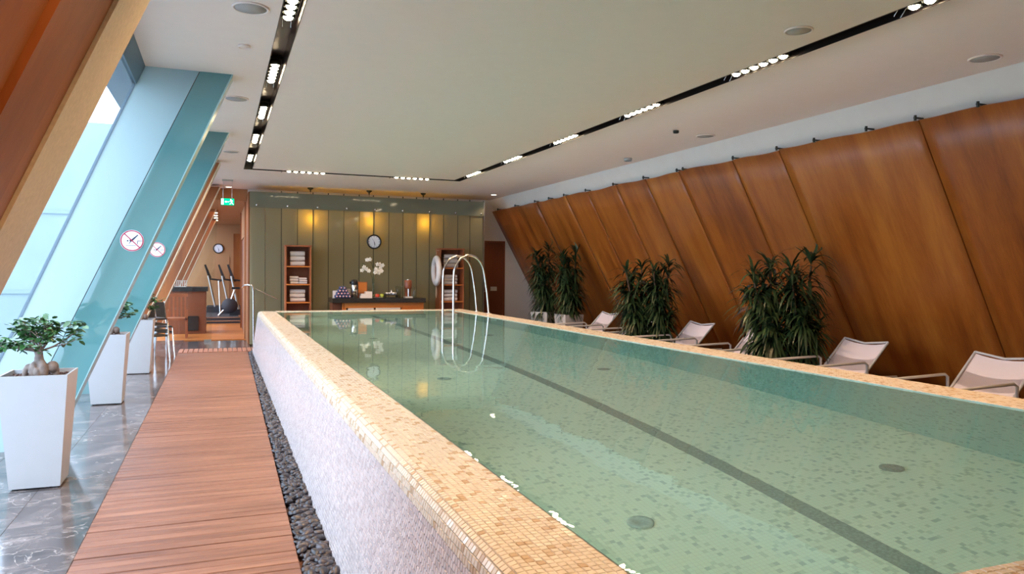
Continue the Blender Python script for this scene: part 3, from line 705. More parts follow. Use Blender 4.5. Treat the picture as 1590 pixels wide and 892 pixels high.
m = MB((.6, 15.2, 0)); m.tube([(.42, 15.6, 1.16), (.46, 15.4, 1.21), (.52, 15.2, 1.22), (.57, 15.2, 1.215), (.60, 15.2, 1.18), (.61, 15.2, 1.1), (.62, 15.2, 0)], .018, 12); m.build('rail', 'chrome', hr)
m = MB((.6, 15.2, 0)); m.tube([(.68, 15.8, 1.13), (1.10, 15.8, .92)], .012, 10); m.build('rail_reflection', 'chrome', hr)  # second bar is added, standing in for a rail's reflection in the glass
for x, z in ((.72, 1.11), (1.05, .945)):
    m = MB((.6, 15.2, 0)); m.tube([(x, 15.8, z), (x, 15.9, z)], .008, 8); m.build('bracket', 'chrome', hr)  # mounts added to carry the reflection bar

# clock
def clock(x, y, z, r, lab, body='black'):
    t = thing('wall_clock', lab, 'clock', (x, y, z))
    MB().lathe([(r, 0), (r, -.035), (r*.92, -.045), (r*.82, -.03), (r*.82, 0)], (0, 0, 0), 40, 'Y').build('rim', body, t)
    MB().lathe([(r*.83, 0), (r*.83, -.02), (0, -.02)], (0, 0, 0), 40, 'Y', False).build('face', 'sign_white', t)
    m = MB()
    for k in range(12):
        a = PI*k/6; m.tube([(r*.66*math.sin(a), -.022, r*.66*math.cos(a)), (r*.76*math.sin(a), -.022, r*.76*math.cos(a))], .004 if k % 3 else .006, 4)
    m.build('hour_marks', 'black', t)
    m = MB(); m.tube([(0, -.025, 0), (r*.3*math.sin(2.75), -.025, r*.45*math.cos(2.75))], .006, 5); m.tube([(0, -.027, 0), (r*.1, -.027, -r*.6)], .004, 5); m.tube([(0, -.03, 0), (-.3*r, -.03, .45*r)], .002, 4); m.build('hands', 'black', t)
clock(3.075, 15.868, 2.14, .155, 'round dark-rimmed wall clock on the olive glass wall')

# ================================================================= TOWEL SHELVES
def shelf(x0, x1, y0, lab, ht=1.99):
    t = thing('towel_shelf', lab, 'shelf', (x0, y0, 0)); of = (x0, y0, 0); y1 = y0+.36
    for xx in (x0, x1-.022):
        m = MB(of); m.box(xx, xx+.022, y0, y1, 0, ht); m.build('side_panel', 'shelf_wood', t)
    m = MB(of); m.box(x0-.01, x1+.01, y0-.01, y1, ht, ht+.03); m.build('top_panel', 'shelf_wood', t)
    m = MB(of); m.box(x0+.022, x1-.022, y1-.012, y1, 0, ht); m.build('back_panel', 'door_wood', t)
    for z in (1.60, 1.235, .87, .50, .08):
        m = MB(of); m.box(x0+.022, x1-.022, y0+.005, y1-.012, z-.022, z); m.build('shelf_board', 'cab_wood', t)
    return t
shelf(1.225, 1.725, 15.45, 'tall narrow wooden shelf of white towels left of the counter')
shelf(4.43, 4.97, 15.45, 'tall narrow wooden shelf of towels behind the chrome rails')
def towel(x0, x1, z, h, y, lab, grp):
    m = MB(); m.smooth = True; w = x1-x0; D = .27; n = 10; vs = []; fs = []; jx = random.uniform(-.008, .008)
    # folded towel: rounded front fold, two visible layers
    prof_ = []
    for k in range(n+1):
        a = -PI/2+PI*k/n; prof_.append((-math.cos(a)*h*.42, h/2+math.sin(a)*h*.48))
    prof_ = [(D/2, .003)] + prof_ + [(D/2, h*.98)]
    xs = [x0+jx, x0+jx+.012, x1+jx-.012, x1+jx]
    ins = [.85, 1, 1, .85]
    for xx, s in zip(xs, ins):
        for (py, pz) in prof_:
            vs.append((xx-(x0+x1)/2, py*(1 if py > 0 else s), h/2+(pz-h/2)*s + random.uniform(-.0015, .0015)))
    q = len(prof_)
    for i in range(3):
        for j in range(q-1): fs.append((i*q+j, i*q+j+1, (i+1)*q+j+1, (i+1)*q+j))
    fs += [tuple(range(q)), tuple(range(4*q-1, 3*q-1, -1))]
    m.add(vs, fs)
    o = m.build('folded_towel', 'towel', None, ((x0+x1)/2, y+.16, z)); return tag(o, lab, 'towel', grp)
posn = ['bottom', 'middle', 'top']
for k in range(3): towel(1.325, 1.61, 1.60+k*.102, .10, 15.45, posn[k] + ' towel of the three on the top shelf of the left unit', 'white towels on the left shelf unit')
for k in range(3): towel(1.325, 1.49, 1.235+k*.054, .052, 15.45, posn[k] + ' small towel of the left pile on the second shelf, left unit', 'white towels on the left shelf unit')
for k in range(3): towel(1.50, 1.66, 1.235+k*.044, .042, 15.45, posn[k] + ' small towel of the right pile on the second shelf, left unit', 'white towels on the left shelf unit')
for k in range(3): towel(1.325, 1.62, .87+k*.086, .084, 15.45, posn[k] + ' towel of the three on the third shelf of the left unit', 'white towels on the left shelf unit')
for k in range(3): towel(4.55, 4.87, 1.60+k*.10, .098, 15.45, posn[k] + ' towel on the top shelf of the unit behind the rails', 'white towels on the right shelf unit')
for k in range(3): towel(4.56, 4.86, 1.235+k*.072, .07, 15.45, posn[k] + ' towel on the second shelf of the unit behind the rails', 'white towels on the right shelf unit')
for k in range(3): towel(4.56, 4.86, .87+k*.085, .083, 15.45, posn[k] + ' towel on the third shelf of the unit behind the rails', 'white towels on the right shelf unit')
# lifebuoy hanging on the shelf side
lb = thing('lifebuoy', 'white ring lifebuoy hung on the left side of the right shelf unit', 'lifebuoy', (4.36, 15.50, 1.53), -.05)
m = MB(); m.smooth = True; n1, n2 = 40, 14; vs = []; fs = []
for i in range(n1):
    a = 2*PI*i/n1
    for j in range(n2):
        b_ = 2*PI*j/n2; rr = .255+.078*math.cos(b_); vs.append((.058*math.sin(b_), rr*math.cos(a), rr*math.sin(a)))
for i in range(n1):
    for j in range(n2): fs.append((i*n2+j, ((i+1) % n1)*n2+j, ((i+1) % n1)*n2+(j+1) % n2, i*n2+(j+1) % n2))
m.add(vs, fs); m.build('ring', 'buoy', lb)
m = MB(); m.tube([(.0, 0, .32), (.0, .03, .40), (0, 0, .46), (0, -.03, .40), (0, 0, .32)], .008, 6); m.tube([(0, 0, -.32), (0, .05, -.42), (0, .04, -.54), (0, -.02, -.58), (0, -.05, -.5), (0, -.02, -.4), (0, 0, -.32)], .008, 6); m.build('rope', 'rope', lb)
m = MB(); m.tube([(.06, 0, .44), (0, 0, .44)], .006, 6); m.build('hook', 'steel', lb)

# ================================================================= COUNTER
CYF = 15.15
cab = thing('cabinet', 'orange wood cabinet with two white-framed glass fridges and a drawer', 'cabinet', (2.3, CYF, 0)); of = (2.3, CYF, 0)
m = MB(of)
for a in (2.30, 2.36): m.box(a, a+.02, CYF, CYF+.55, 0, .865)
m.box(2.30, 2.38, CYF+.02, CYF+.55, 0, .865); m.box(2.38, 3.97, CYF, CYF+.02, .76, .865); m.box(3.52, 3.99, CYF+.02, CYF+.55, 0, .865); m.box(2.38, 3.52, CYF+.45, CYF+.55, 0, .865); m.box(3.97, 3.99, CYF, CYF+.02, 0, .865)
m.box(3.52, 3.54, CYF, CYF+.02, 0, .78)
m.build('body', 'cab_wood', cab)
m = MB(of); m.box(2.12, 2.30, CYF+.1, CYF+.5, 0, .865); m.build('side_body', 'door_wood', cab)
for (x0, x1) in ((2.42, 2.94), (2.98, 3.49)):
    m = MB(of); w_ = .05
    m.box(x0, x1, CYF-.01, CYF+.02, .70, .755); m.box(x0, x0+w_, CYF-.01, CYF+.02, .05, .70); m.box(x1-w_, x1, CYF-.01, CYF+.02, .05, .70); m.box(x0, x1, CYF-.01, CYF+.02, 0.02, .06)
    dd_ = m.build('fridge_door', 'off_white', cab)
    m = MB(of); m.box(x0+w_, x1-w_, CYF, CYF+.008, .06, .70); m.build('glass', 'pane', dd_)
    m = MB(of); m.box(x0+.01, x1-.01, CYF+.021, CYF+.44, .02, .755); m.build('fridge_box', 'door_wood', cab)
m = MB(of); m.box(3.545, 3.965, CYF-.012, CYF, .60, .75); dw = m.build('drawer', 'cab_wood', cab)
m = MB(of); m.box(3.72, 3.80, CYF-.03, CYF-.012, .685, .705); m.build('handle', 'steel', dw)
m = MB(of); m.box(3.545, 3.965, CYF-.012, CYF, .06, .59); m.build('door', 'cab_wood', cab)
wt = MB((3.05, CYF, .865)); wt.box(2.10, 4.02, CYF-.06, CYF+.6, .865, .955); wt = wt.build('worktop', 'black_stone', None, (3.05, CYF, .865)); tag(wt, 'thick black stone worktop on the orange wood cabinet', 'worktop')
ZT2 = .955
def px(u): return 2.10 + (u-516)*(4.02-2.10)/(657-516)      # photo column on the counter -> X
sc_ = 1.92/141
# pyramid of dark blue rolls
cnt = 0; lblr = []
for r, n in enumerate((5, 4, 3, 2)):
    for k in range(n):
        x = px(524+k*4.7+r*2.3); z = ZT2+.035+r*.057; y0 = CYF+.08+.01*r
        t = thing('blue_roll', 'dark blue pink-ended roll, %s row of the worktop heap, %s' % (['lowest', 'second', 'third', 'top'][r], ['leftmost', 'second from left', 'third from left', 'fourth from left', 'rightmost'][k] if n == 5 else ['leftmost', 'second from left', 'third from left', 'fourth from left'][k]), 'roll', (x, y0, z), 0, 'dark blue rolls heaped on the worktop')
        MB().lathe([(.0, .16), (.034, .155), (.035, .0), (.022, -.01)], (0, 0, 0), 12, 'Y').build('wrap', 'blue', t)
        MB().lathe([(.017, .0), (.015, -.02), (0, -.022)], (0, 0, 0), 10, 'Y').build('end_cap', 'pink', t)
m = MB((px(524), CYF+.3, ZT2)); m.box(px(520), px(528), CYF+.30, CYF+.31, ZT2, ZT2+.15); tag(m.build('card', 'card', None, (px(524), CYF+.3, ZT2)), 'white card standing behind the left side of the blue rolls', 'card')
m = MB((px(542), CYF+.3, ZT2)); m.box(px(538), px(546.5), CYF+.30, CYF+.31, ZT2, ZT2+.19); m.k = 1; m.box(px(537.5), px(547), CYF+.31, CYF+.315, ZT2, ZT2+.2); tag(m.build('card', ['card', 'black'], None, (px(542), CYF+.3, ZT2)), 'pinkish card with dark edge between the blue rolls and the flask', 'card')
# pump flask
t = thing('pump_flask', 'tall steel pump flask with black top on the worktop', 'flask', (px(550.5), CYF+.15, ZT2))
MB().lathe([(.062, 0), (.062, .27), (.055, .28)], (0, 0, 0), 20).build('body', 'chrome', t)
MB().lathe([(.068, 0), (.068, .015), (.06, .02)], (0, 0, 0), 20).build('base', 'black', t)
m = MB(); m.lathe([(.064, .27), (.07, .30), (.066, .36), (.03, .38), (0, .38)], (0, 0, 0), 20); m.box(-.10, -.05, -.02, .02, .29, .34); m.box(-.03, .03, -.08, -.05, .31, .35); m.build('pump_top', 'black', t)
m = MB(); m.box(.055, .078, -.012, .012, .05, .3); m.build('handle', 'black', t)
# wooden menu frame
t = thing('display_stand', 'upright orange wooden frame behind the boxes on the worktop', 'frame', (px(565), CYF+.36, ZT2))
m = MB(); a, h0, h1 = .105, 0.0, .33
m.box(-a, -a+.015, 0, .02, 0, h1); m.box(a-.015, a, 0, .02, 0, h1); m.box(-a, a, 0, .02, h1-.015, h1); m.box(-a, a, 0, .02, 0, .1); m.build('frame', 'shelf_wood', t)
m = MB(); m.box(-a+.015, a-.015, .005, .012, .1, h1-.015); m.build('board', 'cab_wood', t)
# boxes of cups
for (u0, u1, z0, z1, lab) in ((559, 577, 0, .045, 'flat beige box at the bottom of the pile before the frame'), (560, 577, .045, .09, 'flat beige box in the middle of the pile before the frame'), (567, 577, .09, .135, 'small pale box on top of the pile before the frame')):
    cx_ = px((u0+u1)/2); m = MB(); hw = (u1-u0)*sc_/2; m.bbox(-hw, hw, 0, .16, 0, z1-z0-.002, .004); o = m.build('tea_box', 'card', None, (cx_, CYF+.12, ZT2+z0)); tag(o, lab, 'box', 'pale boxes on the worktop')
# vase with orchids
vx_ = px(581)
t = thing('orchid_vase', 'slim glass vase on the worktop holding white orchid sprays', 'vase', (vx_, CYF+.3, ZT2))
MB().lathe([(.05, 0), (.045, .01), (.02, .12), (.016, .25), (.03, .40), (.028, .40), (.012, .25), (.014, .12), (.04, .012), (0, .012)], (0, 0, 0), 20).build('glass_body', 'vase_glass', t)
stm = [[(0, 0, .02), (.0, 0, .35), (-.06, 0, .5), (-.15, 0, .66), (-.23, 0, .72)], [(.005, 0, .02), (.02, 0, .35), (.04, 0, .55), (.12, 0, .68), (.24, 0, .70)], [(0, .01, .02), (.01, .01, .4), (0, .01, .6), (-.06, .01, .78)]]
for s__ in stm:
    st = MB().tube(s__, .0055, 6).build('flower_stem', 'stem', t)
def flower(cx, cz, sc, rot):
    m = MB(); m.smooth = True
    for k in range(5):
        a = 2*PI*k/5+rot; d1 = Vector((math.cos(a), 0, math.sin(a))); d2 = Vector((-d1.z, 0, d1.x)); w_ = sc*.42
        pts = [Vector((0, -.005, 0)), d1*sc*.5+d2*w_+Vector((0, -.02, 0)), d1*sc+Vector((0, -.008, 0)), d1*sc*.5-d2*w_+Vector((0, -.02, 0)), d1*sc*.5+Vector((0, -.035, 0))]
        m.add(pts, [(0, 1, 4), (1, 2, 4), (2, 3, 4), (3, 0, 4)])
    m.ell((0, -.03, 0), (.012, .012, .012), 6, 4); m.build('flower', 'petal', t, (cx, random.uniform(-.06, .03), cz))
for (a, b_) in ((-.20, .64), (-.15, .60), (-.24, .57), (-.10, .56), (-.08, .80), (-.14, .79), (.05, .60), (.10, .56), (.15, .62), (.12, .52), (.08, .70), (.17, .56), (.03, .53), (.19, .68), (.13, .70)): flower(a, b_, .05, random.random()*6)
# plate with two apples
t = thing('plate', 'small plate under the two apples on the worktop', 'plate', (px(588), CYF+.14, ZT2)); MB().lathe([(.05, 0), (.13, .012), (.135, .016), (.125, .014), (.0, .006)], (0, 0, 0), 24).build('dish', 'off_white', t)
for (u, mt_, lab) in ((585, 'red_apple', 'red apple on the plate beside the orchid vase'), (592.5, 'green_apple', 'green apple on the plate, right of the red apple')):
    t = thing('apple', lab, 'fruit', (px(u), CYF+.14, ZT2+.008)); MB().lathe([(0, .012), (.02, .002), (.042, .018), (.047, .045), (.036, .072), (.015, .078), (0, .068)], (0, 0, 0), 16).build('flesh', mt_, t); MB().tube([(0, 0, .068), (.004, 0, .088)], .002, 5).build('stalk', 'bark', t)
# black tray with cups
t = thing('serving_tray', 'black two-tier tray on the worktop carrying white cups', 'tray', (px(606), CYF+.14, ZT2)); m = MB(); m.box(-.135, .135, -.1, .1, 0, .012); m.box(-.135, .135, -.1, .1, .055, .067)
for a in (-.13, .118): m.box(a, a+.012, -.1, .1, 0, .067)
m.box(-.16, -.12, -.1, .1, .06, .09); m.build('tray_body', 'black', t)
for k, (a, mm, lab) in enumerate(((-.08, 'card', 'leftmost white cup on the black tray'), (-.02, 'sign_white', 'second white cup on the black tray'), (.05, 'sign_white', 'third white cup on the black tray'), (.10, 'sign_white', 'rightmost white cup on the black tray'))):
    o = MB().lathe([(.018, 0), (.032, .03), (.034, .045), (.030, .045), (.016, .006), (0, .006)], (0, 0, 0), 16).build('cup', mm, None, (px(606)+a, CYF+.14+(k % 2)*.04, ZT2+.067)); tag(o, lab, 'cup', 'white cups on the tray')
o = MB().lathe([(.018, 0), (.018, .06), (.008, .08), (.008, .1), (0, .1)], (0, 0, 0), 12).build('milk_bottle', 'sign_white', None, (px(607.5), CYF+.2, ZT2+.067)); tag(o, 'tiny white bottle standing among the cups on the tray', 'bottle')
# V shaped frosted vase
o = MB().lathe([(.03, 0), (.04, .01), (.055, .10), (.085, .24), (.080, .24), (.05, .10), (.03, .012), (0, .012)], (0, 0, 0), 20).build('flared_vase', 'vase_glass', None, (px(619), CYF+.2, ZT2)); tag(o, 'empty flared frosted glass vase between tray and drinks dispenser', 'vase')
# dispenser
t = thing('drinks_dispenser', 'tall dark drinks dispenser with a steel tap on the worktop', 'dispenser', (px(634), CYF+.22, ZT2))
MB().box(-.08, .08, -.1, .08, 0, .03).build('base', 'off_white', t)
m = MB(); m.box(-.06, .06, 0, .07, .03, .2); m.build('column', 'door_wood', t)
MB().lathe([(.075, .19), (.08, .2), (.08, .36), (.07, .37)], (0, 0, 0), 20).build('tank', 'door_wood', t)
MB().lathe([(.05, .37), (.05, .385), (.012, .39), (.012, .405), (0, .405)], (0, 0, 0), 16).build('lid', 'chrome', t)
MB().tube([(0, -.04, .03), (0, -.04, .2)], .02, 10).build('tap', 'chrome', t)
o = MB().lathe([(.03, 0), (.032, .01), (.032, .12), (.012, .17), (.012, .2), (.016, .205), (.012, .22), (0, .22)], (0, 0, 0), 16).build('glass_bottle', 'vase_glass', None, (px(643), CYF+.16, ZT2)); tag(o, 'clear glass bottle at the right end of the worktop', 'bottle')

# ================================================================= EXIT SIGN AND CORRIDOR
t = thing('exit_sign', 'green illuminated emergency exit sign with arrow and running figure', 'sign', (.14, 15.3, 2.82))
MB().box(-.125, .125, 0, .03, -.07, .07).build('casing', 'steel_dark', t)
MB().box(-.118, .118, -.004, 0, -.063, .063).build('green_face', 'exit_green', t)
m = MB()
def q_(pts): m.add([(a, -.006, b) for a, b in pts], [tuple(range(len(pts)))])
q_([(-.112, -.055), (-.07, -.055), (-.07, .055), (-.112, .055)])
q_([(-.05, 0), (-.025, .022), (-.025, .006), (.03, .006), (.03, -.006), (-.025, -.006), (-.025, -.022)])
m.lathe([(.011, -.005), (.011, -.0065), (0, -.0065)], (.058, 0, .042), 12, 'Y', False)
q_([(.052, .028), (.075, .030), (.082, -.005), (.062, -.008)]); q_([(.055, .026), (.038, .012), (.044, .006), (.060, .018)]); q_([(.072, .028), (.095, .014), (.100, .02), (.078, .034)])
q_([(.064, -.006), (.074, -.006), (.060, -.03), (.036, -.036), (.036, -.046), (.066, -.038)]); q_([(.072, -.004), (.083, -.004), (.093, -.028), (.112, -.05), (.104, -.054), (.084, -.032)])
m.build('symbols', 'exit_white', t)
m = MB()
for a in (-.08, .08): m.tube([(a, .015, .07), (a, .015, ZC-2.82)], .004, 6)
m.box(-.1, .1, 0, .03, .40, .43); m.build('hanger', 'steel', t)
t = thing('glass_screen', 'clear frameless glass screen closing the corridor to the gym', 'screen', (-.3, 16.7, 0)); of = (-.3, 16.7, 0)
m = MB(of); m.hexa([(inn(0)-.1, 16.7, .01), (-.16, 16.7, .01), (-.16, 16.712, .01), (inn(0)-.1, 16.712, .01), (inn(3.2)-.1, 16.7, 3.2), (-.1, 16.7, 3.2), (-.1, 16.712, 3.2), (inn(3.2)-.1, 16.712, 3.2)]); m.build('glass', 'pane', t)
m = MB(of); m.box(-.30, -.16, 16.69, 16.73, 0, .05); m.build('floor_clamp', 'steel', t)
# stacking chairs
def chair(loc, rz, lab, grp):
    t = thing('stacking_chair', lab, 'chair', loc, rz, grp)
    m = MB(); m.bbox(-.22, .22, -.22, .2, .42, .45, .012); m.build('seat', 'black', t)
    m = MB(); m.hexa([(-.2, .19, .62), (.2, .19, .62), (.2, .215, .62), (-.2, .215, .62), (-.2, .24, .84), (.2, .24, .84), (.2, .265, .84), (-.2, .265, .84)]); m.build('backrest', 'black', t)
    for s in (-1, 1):
        m = MB(); m.tube([(s*.24, -.26, 0), (s*.225, -.22, .40), (s*.225, -.18, .43), (s*.225, .18, .43)], .011, 8); m.build('leg', 'chrome', t)
        m = MB(); m.tube([(s*.24, .28, 0), (s*.225, .19, .43), (s*.215, .21, .60), (s*.205, .25, .85)], .011, 8); m.build('leg', 'chrome', t)
    return t
G_ = 'dark stacking chairs with chrome legs'
c0 = chair((-1.08, 13.3, 0), .5, 'lowest dark chair of the stack behind the far planter', G_)
for k in range(1, 4): dup(c0, (-1.08-.004*k, 13.3+.01*k, .09*k), .5, ['', 'second chair up in the stack behind the far planter', 'third chair up in the stack behind the far planter', 'topmost dark chair of the stack behind the far planter'][k])
dup(c0, (-1.02, 14.1, 0), .3, 'lowest dark chair of the smaller stack towards the corridor')
dup(c0, (-1.03, 14.11, .09), .3, 'upper dark chair of the smaller stack towards the corridor')
# reception desk, trays
t = thing('reception_desk', 'dark red wood desk with black top at the gym entrance', 'desk', (-.65, 19.2, 0)); of = (-.65, 19.2, 0)
m = MB(of); m.box(-1.1, -.30, 18.9, 19.6, 0, 1.0); m.build('body', 'door_wood', t)
m = MB(of); m.box(-1.15, -.26, 18.84, 19.65, 1.0, 1.10); m.build('top', 'black', t)
m = MB(of); m.box(-.70, -.46, 18.85, 18.9, .08, .42); m.build('vent_panel', 'black', t)
t2 = thing('paper_basket', 'pale wire basket of papers on the reception desk', 'basket', (-.85, 19.1, 1.10))
m = MB(); m.box(-.13, .13, -.1, .1, 0, .01)
for k in range(7): m.box(-.13+k*.042, -.123+k*.042, -.1, -.094, 0, .15); m.box(-.13+k*.042, -.123+k*.042, .094, .1, 0, .15)
m.box(-.13, .13, -.1, -.094, .14, .15); m.box(-.13, .13, .094, .1, .14, .15); m.build('wire_frame', 'off_white', t2)
t3 = thing('wooden_armchair', 'reddish slatted wooden armchair before the reception desk', 'chair', (-.88, 17.9, 0))
for sx2 in (-.2, .2):
    for sy2 in (-.2, .2): MB().box(sx2-.02, sx2+.02, sy2-.02, sy2+.02, 0, .62).build('leg', 'shelf_wood', t3)
MB().bbox(-.22, .22, -.22, .22, .40, .45, .01).build('seat', 'shelf_wood', t3)
for k in range(5): MB().box(-.17+k*.08, -.135+k*.08, .19, .21, .45, .9).build('back_slat', 'shelf_wood', t3)
MB().box(-.22, .22, .185, .215, .9, .97).build('top_rail', 'shelf_wood', t3)
# gym platform, treadmills
t = thing('gym_platform', 'low dark platform edged with steel carrying the treadmills', 'platform', (0, 22.8, 0)); of = (0, 22.8, 0)
m = MB(of); m.box(-1.0, 2.05, 22.4, 25.9, 0, .18); m.build('deck', 'rubber', t)
for z in (.06, .16): m = MB(of); m.box(-1.0, 2.05, 22.38, 22.4, z, z+.02); m.build('edge_strip', 'chrome', t)
def treadmill(x, y, lab):
    t = thing('treadmill', lab, 'treadmill', (x, y, .18), PI/2, 'treadmills in the gym')
    MB().bbox(-.32, .32, -.8, .8, 0, .2, .03).build('running_deck', 'rubber', t)
    for s in (-.3, .3):
        MB().tube([(s, .55, .18), (s*.95, .75, 1.15)], .03, 8).build('upright', 'steel', t)
        MB().tube([(s*.95, .75, 1.05), (s*.95, .35, 1.0)], .022, 8).build('handrail', 'black', t)
    m = MB(); m.hexa([(-.3, .66, 1.08), (.3, .66, 1.08), (.3, .74, 1.06), (-.3, .74, 1.06), (-.26, .82, 1.5), (.26, .82, 1.5), (.26, .87, 1.48), (-.26, .87, 1.48)]); m.build('console', 'black', t)
    return t
treadmill(.42, 25.3, 'leftmost of three treadmills in the distant gym')
treadmill(.82, 24.4, 'middle of three treadmills in the distant gym')
treadmill(1.07, 23.5, 'rightmost of three treadmills in the distant gym')
t = thing('exercise_bike', 'dark exercise bike with chrome frame near the gym doorway', 'bike', (.32, 22.8, .18))
MB().tube([(-.35, 0, .02), (-.05, 0, .35), (.1, 0, .8)], .03, 8).build('frame', 'chrome', t)
MB().lathe([(.2, -.03), (.22, 0), (.2, .03)], (-.05, 0, .3), 24, 'Y').build('flywheel', 'rubber', t)
MB().bbox(.0, .24, -.08, .08, .78, .84, .02).build('saddle', 'black', t)
MB().tube([(-.3, -.2, 1.0), (-.34, 0, 1.02), (-.3, .2, 1.0)], .018, 8).build('handlebar', 'black', t)
MB().tube([(-.3, 0, .1), (-.34, 0, 1.02)], .025, 8).build('stem', 'chrome', t)
for a in (-.35, .2): MB().tube([(a, -.25, .02), (a, .25, .02)], .025, 8).build('foot_bar', 'chrome', t)
clock(-.04, GY-.005, 2.21, .16, 'dark ring clock on the far gym wall')
struct(MB().box(-.55, .3, GY-.02, GY, .18, 1.95).build('door_3', 'gym_wall'))
ld = bpy.data.lights.new('gym_lamp', 'AREA'); ld.shape = 'RECTANGLE'; ld.size = .6; ld.size_y = 5; ld.energy = 12; ld.color = (1, .45, .16)
t = thing('gym_light_strip', 'warm light strip on the gym ceiling', 'light', (-.1, 22, 2.97))
MB().box(-.05, .05, -2, 2, 0, .03).build('casing', 'off_white', t)
for k in range(4): MB().lathe([(0, -.012), (.05, -.012), (.05, 0)], (0, -1.6+k*1.0, 0), 12).build('lens', 'downlight', t)
lo = bpy.data.objects.new('gym_lamp', ld); C.objects.link(lo); lo.parent = t; lo.location = (0, 0, -.04)

# ================================================================= LEFT PLANTERS WITH FICUS
def planter(x, y, lab, ht=.78, tw=.205, bw=.15):
    t = thing('tall_planter', lab, 'planter', (x, y, 0), 0, 'tall white planters by the windows')
    th = .012
    o4 = lambda w, z: [(-w, -w, z), (w, -w, z), (w, w, z), (-w, w, z)]
    m = MB(); vs = o4(bw, .012)+o4(tw, ht)+o4(tw-th, ht)+o4(tw-th*2.2, ht-.07)
    fs = [(3, 2, 1, 0)]+[(j, (j+1) % 4, 4+(j+1) % 4, 4+j) for j in range(4)]+[(4+j, 4+(j+1) % 4, 8+(j+1) % 4, 8+j) for j in range(4)]+[(8+j, 8+(j+1) % 4, 12+(j+1) % 4, 12+j) for j in range(4)]
    m.add(vs, fs); m.build('pot', 'white_lacquer', t)
    m = MB(); w = tw-.022; m.add([(-w, -w, ht-.035), (w, -w, ht-.035), (w, w, ht-.035), (-w, w, ht-.035)], [(0, 1, 2, 3)]); m.build('soil', 'soil', t)
    m = MB()
    for a in (-1, 1):
        for b_ in (-1, 1): m.box(a*bw*.8-.015, a*bw*.8+.015, b_*bw*.8-.015, b_*bw*.8+.015, 0, .013)
    m.build('foot', 'black', t)
    m = MB(); m.smooth = True; vs_, fs_ = [], []
    for k in range(260):
        p = (random.uniform(-w*.95, w*.95), random.uniform(-w*.95, w*.95), ht-.03+random.uniform(0, .006), *(random.uniform(.008, .016),)*2, .006); n = len(vs_)
        vs_ += [(q.x+p[0], q.y+p[1], q.z+p[2]) for q in peb(JV, p)]; fs_ += [tuple(i+n for i in f_) for f_ in JF]
    m.v = vs_; m.f = fs_; m.m = [0]*len(fs_); m.sm = [True]*len(fs_); o = m.build('bark_chips', 'soil', t); o['kind'] = 'stuff'
    return t
def leafmesh(L=.036, W=.011, mat='leaf'):
    m = MB(); m.smooth = True
    m.add([(0, 0, 0), (L*.3, W, .002), (L*.7, W*.85, .0), (L, 0, -.005), (L*.7, -W*.85, 0), (L*.3, -W, .002), (L*.3, 0, -.003), (L*.7, 0, -.005)],
          [(0, 6, 1), (1, 6, 7, 2), (2, 7, 3), (0, 5, 6), (5, 4, 7, 6), (4, 3, 7)]); return m
LM = leafmesh(.054, .017).mesh('leaf', 'leaf')
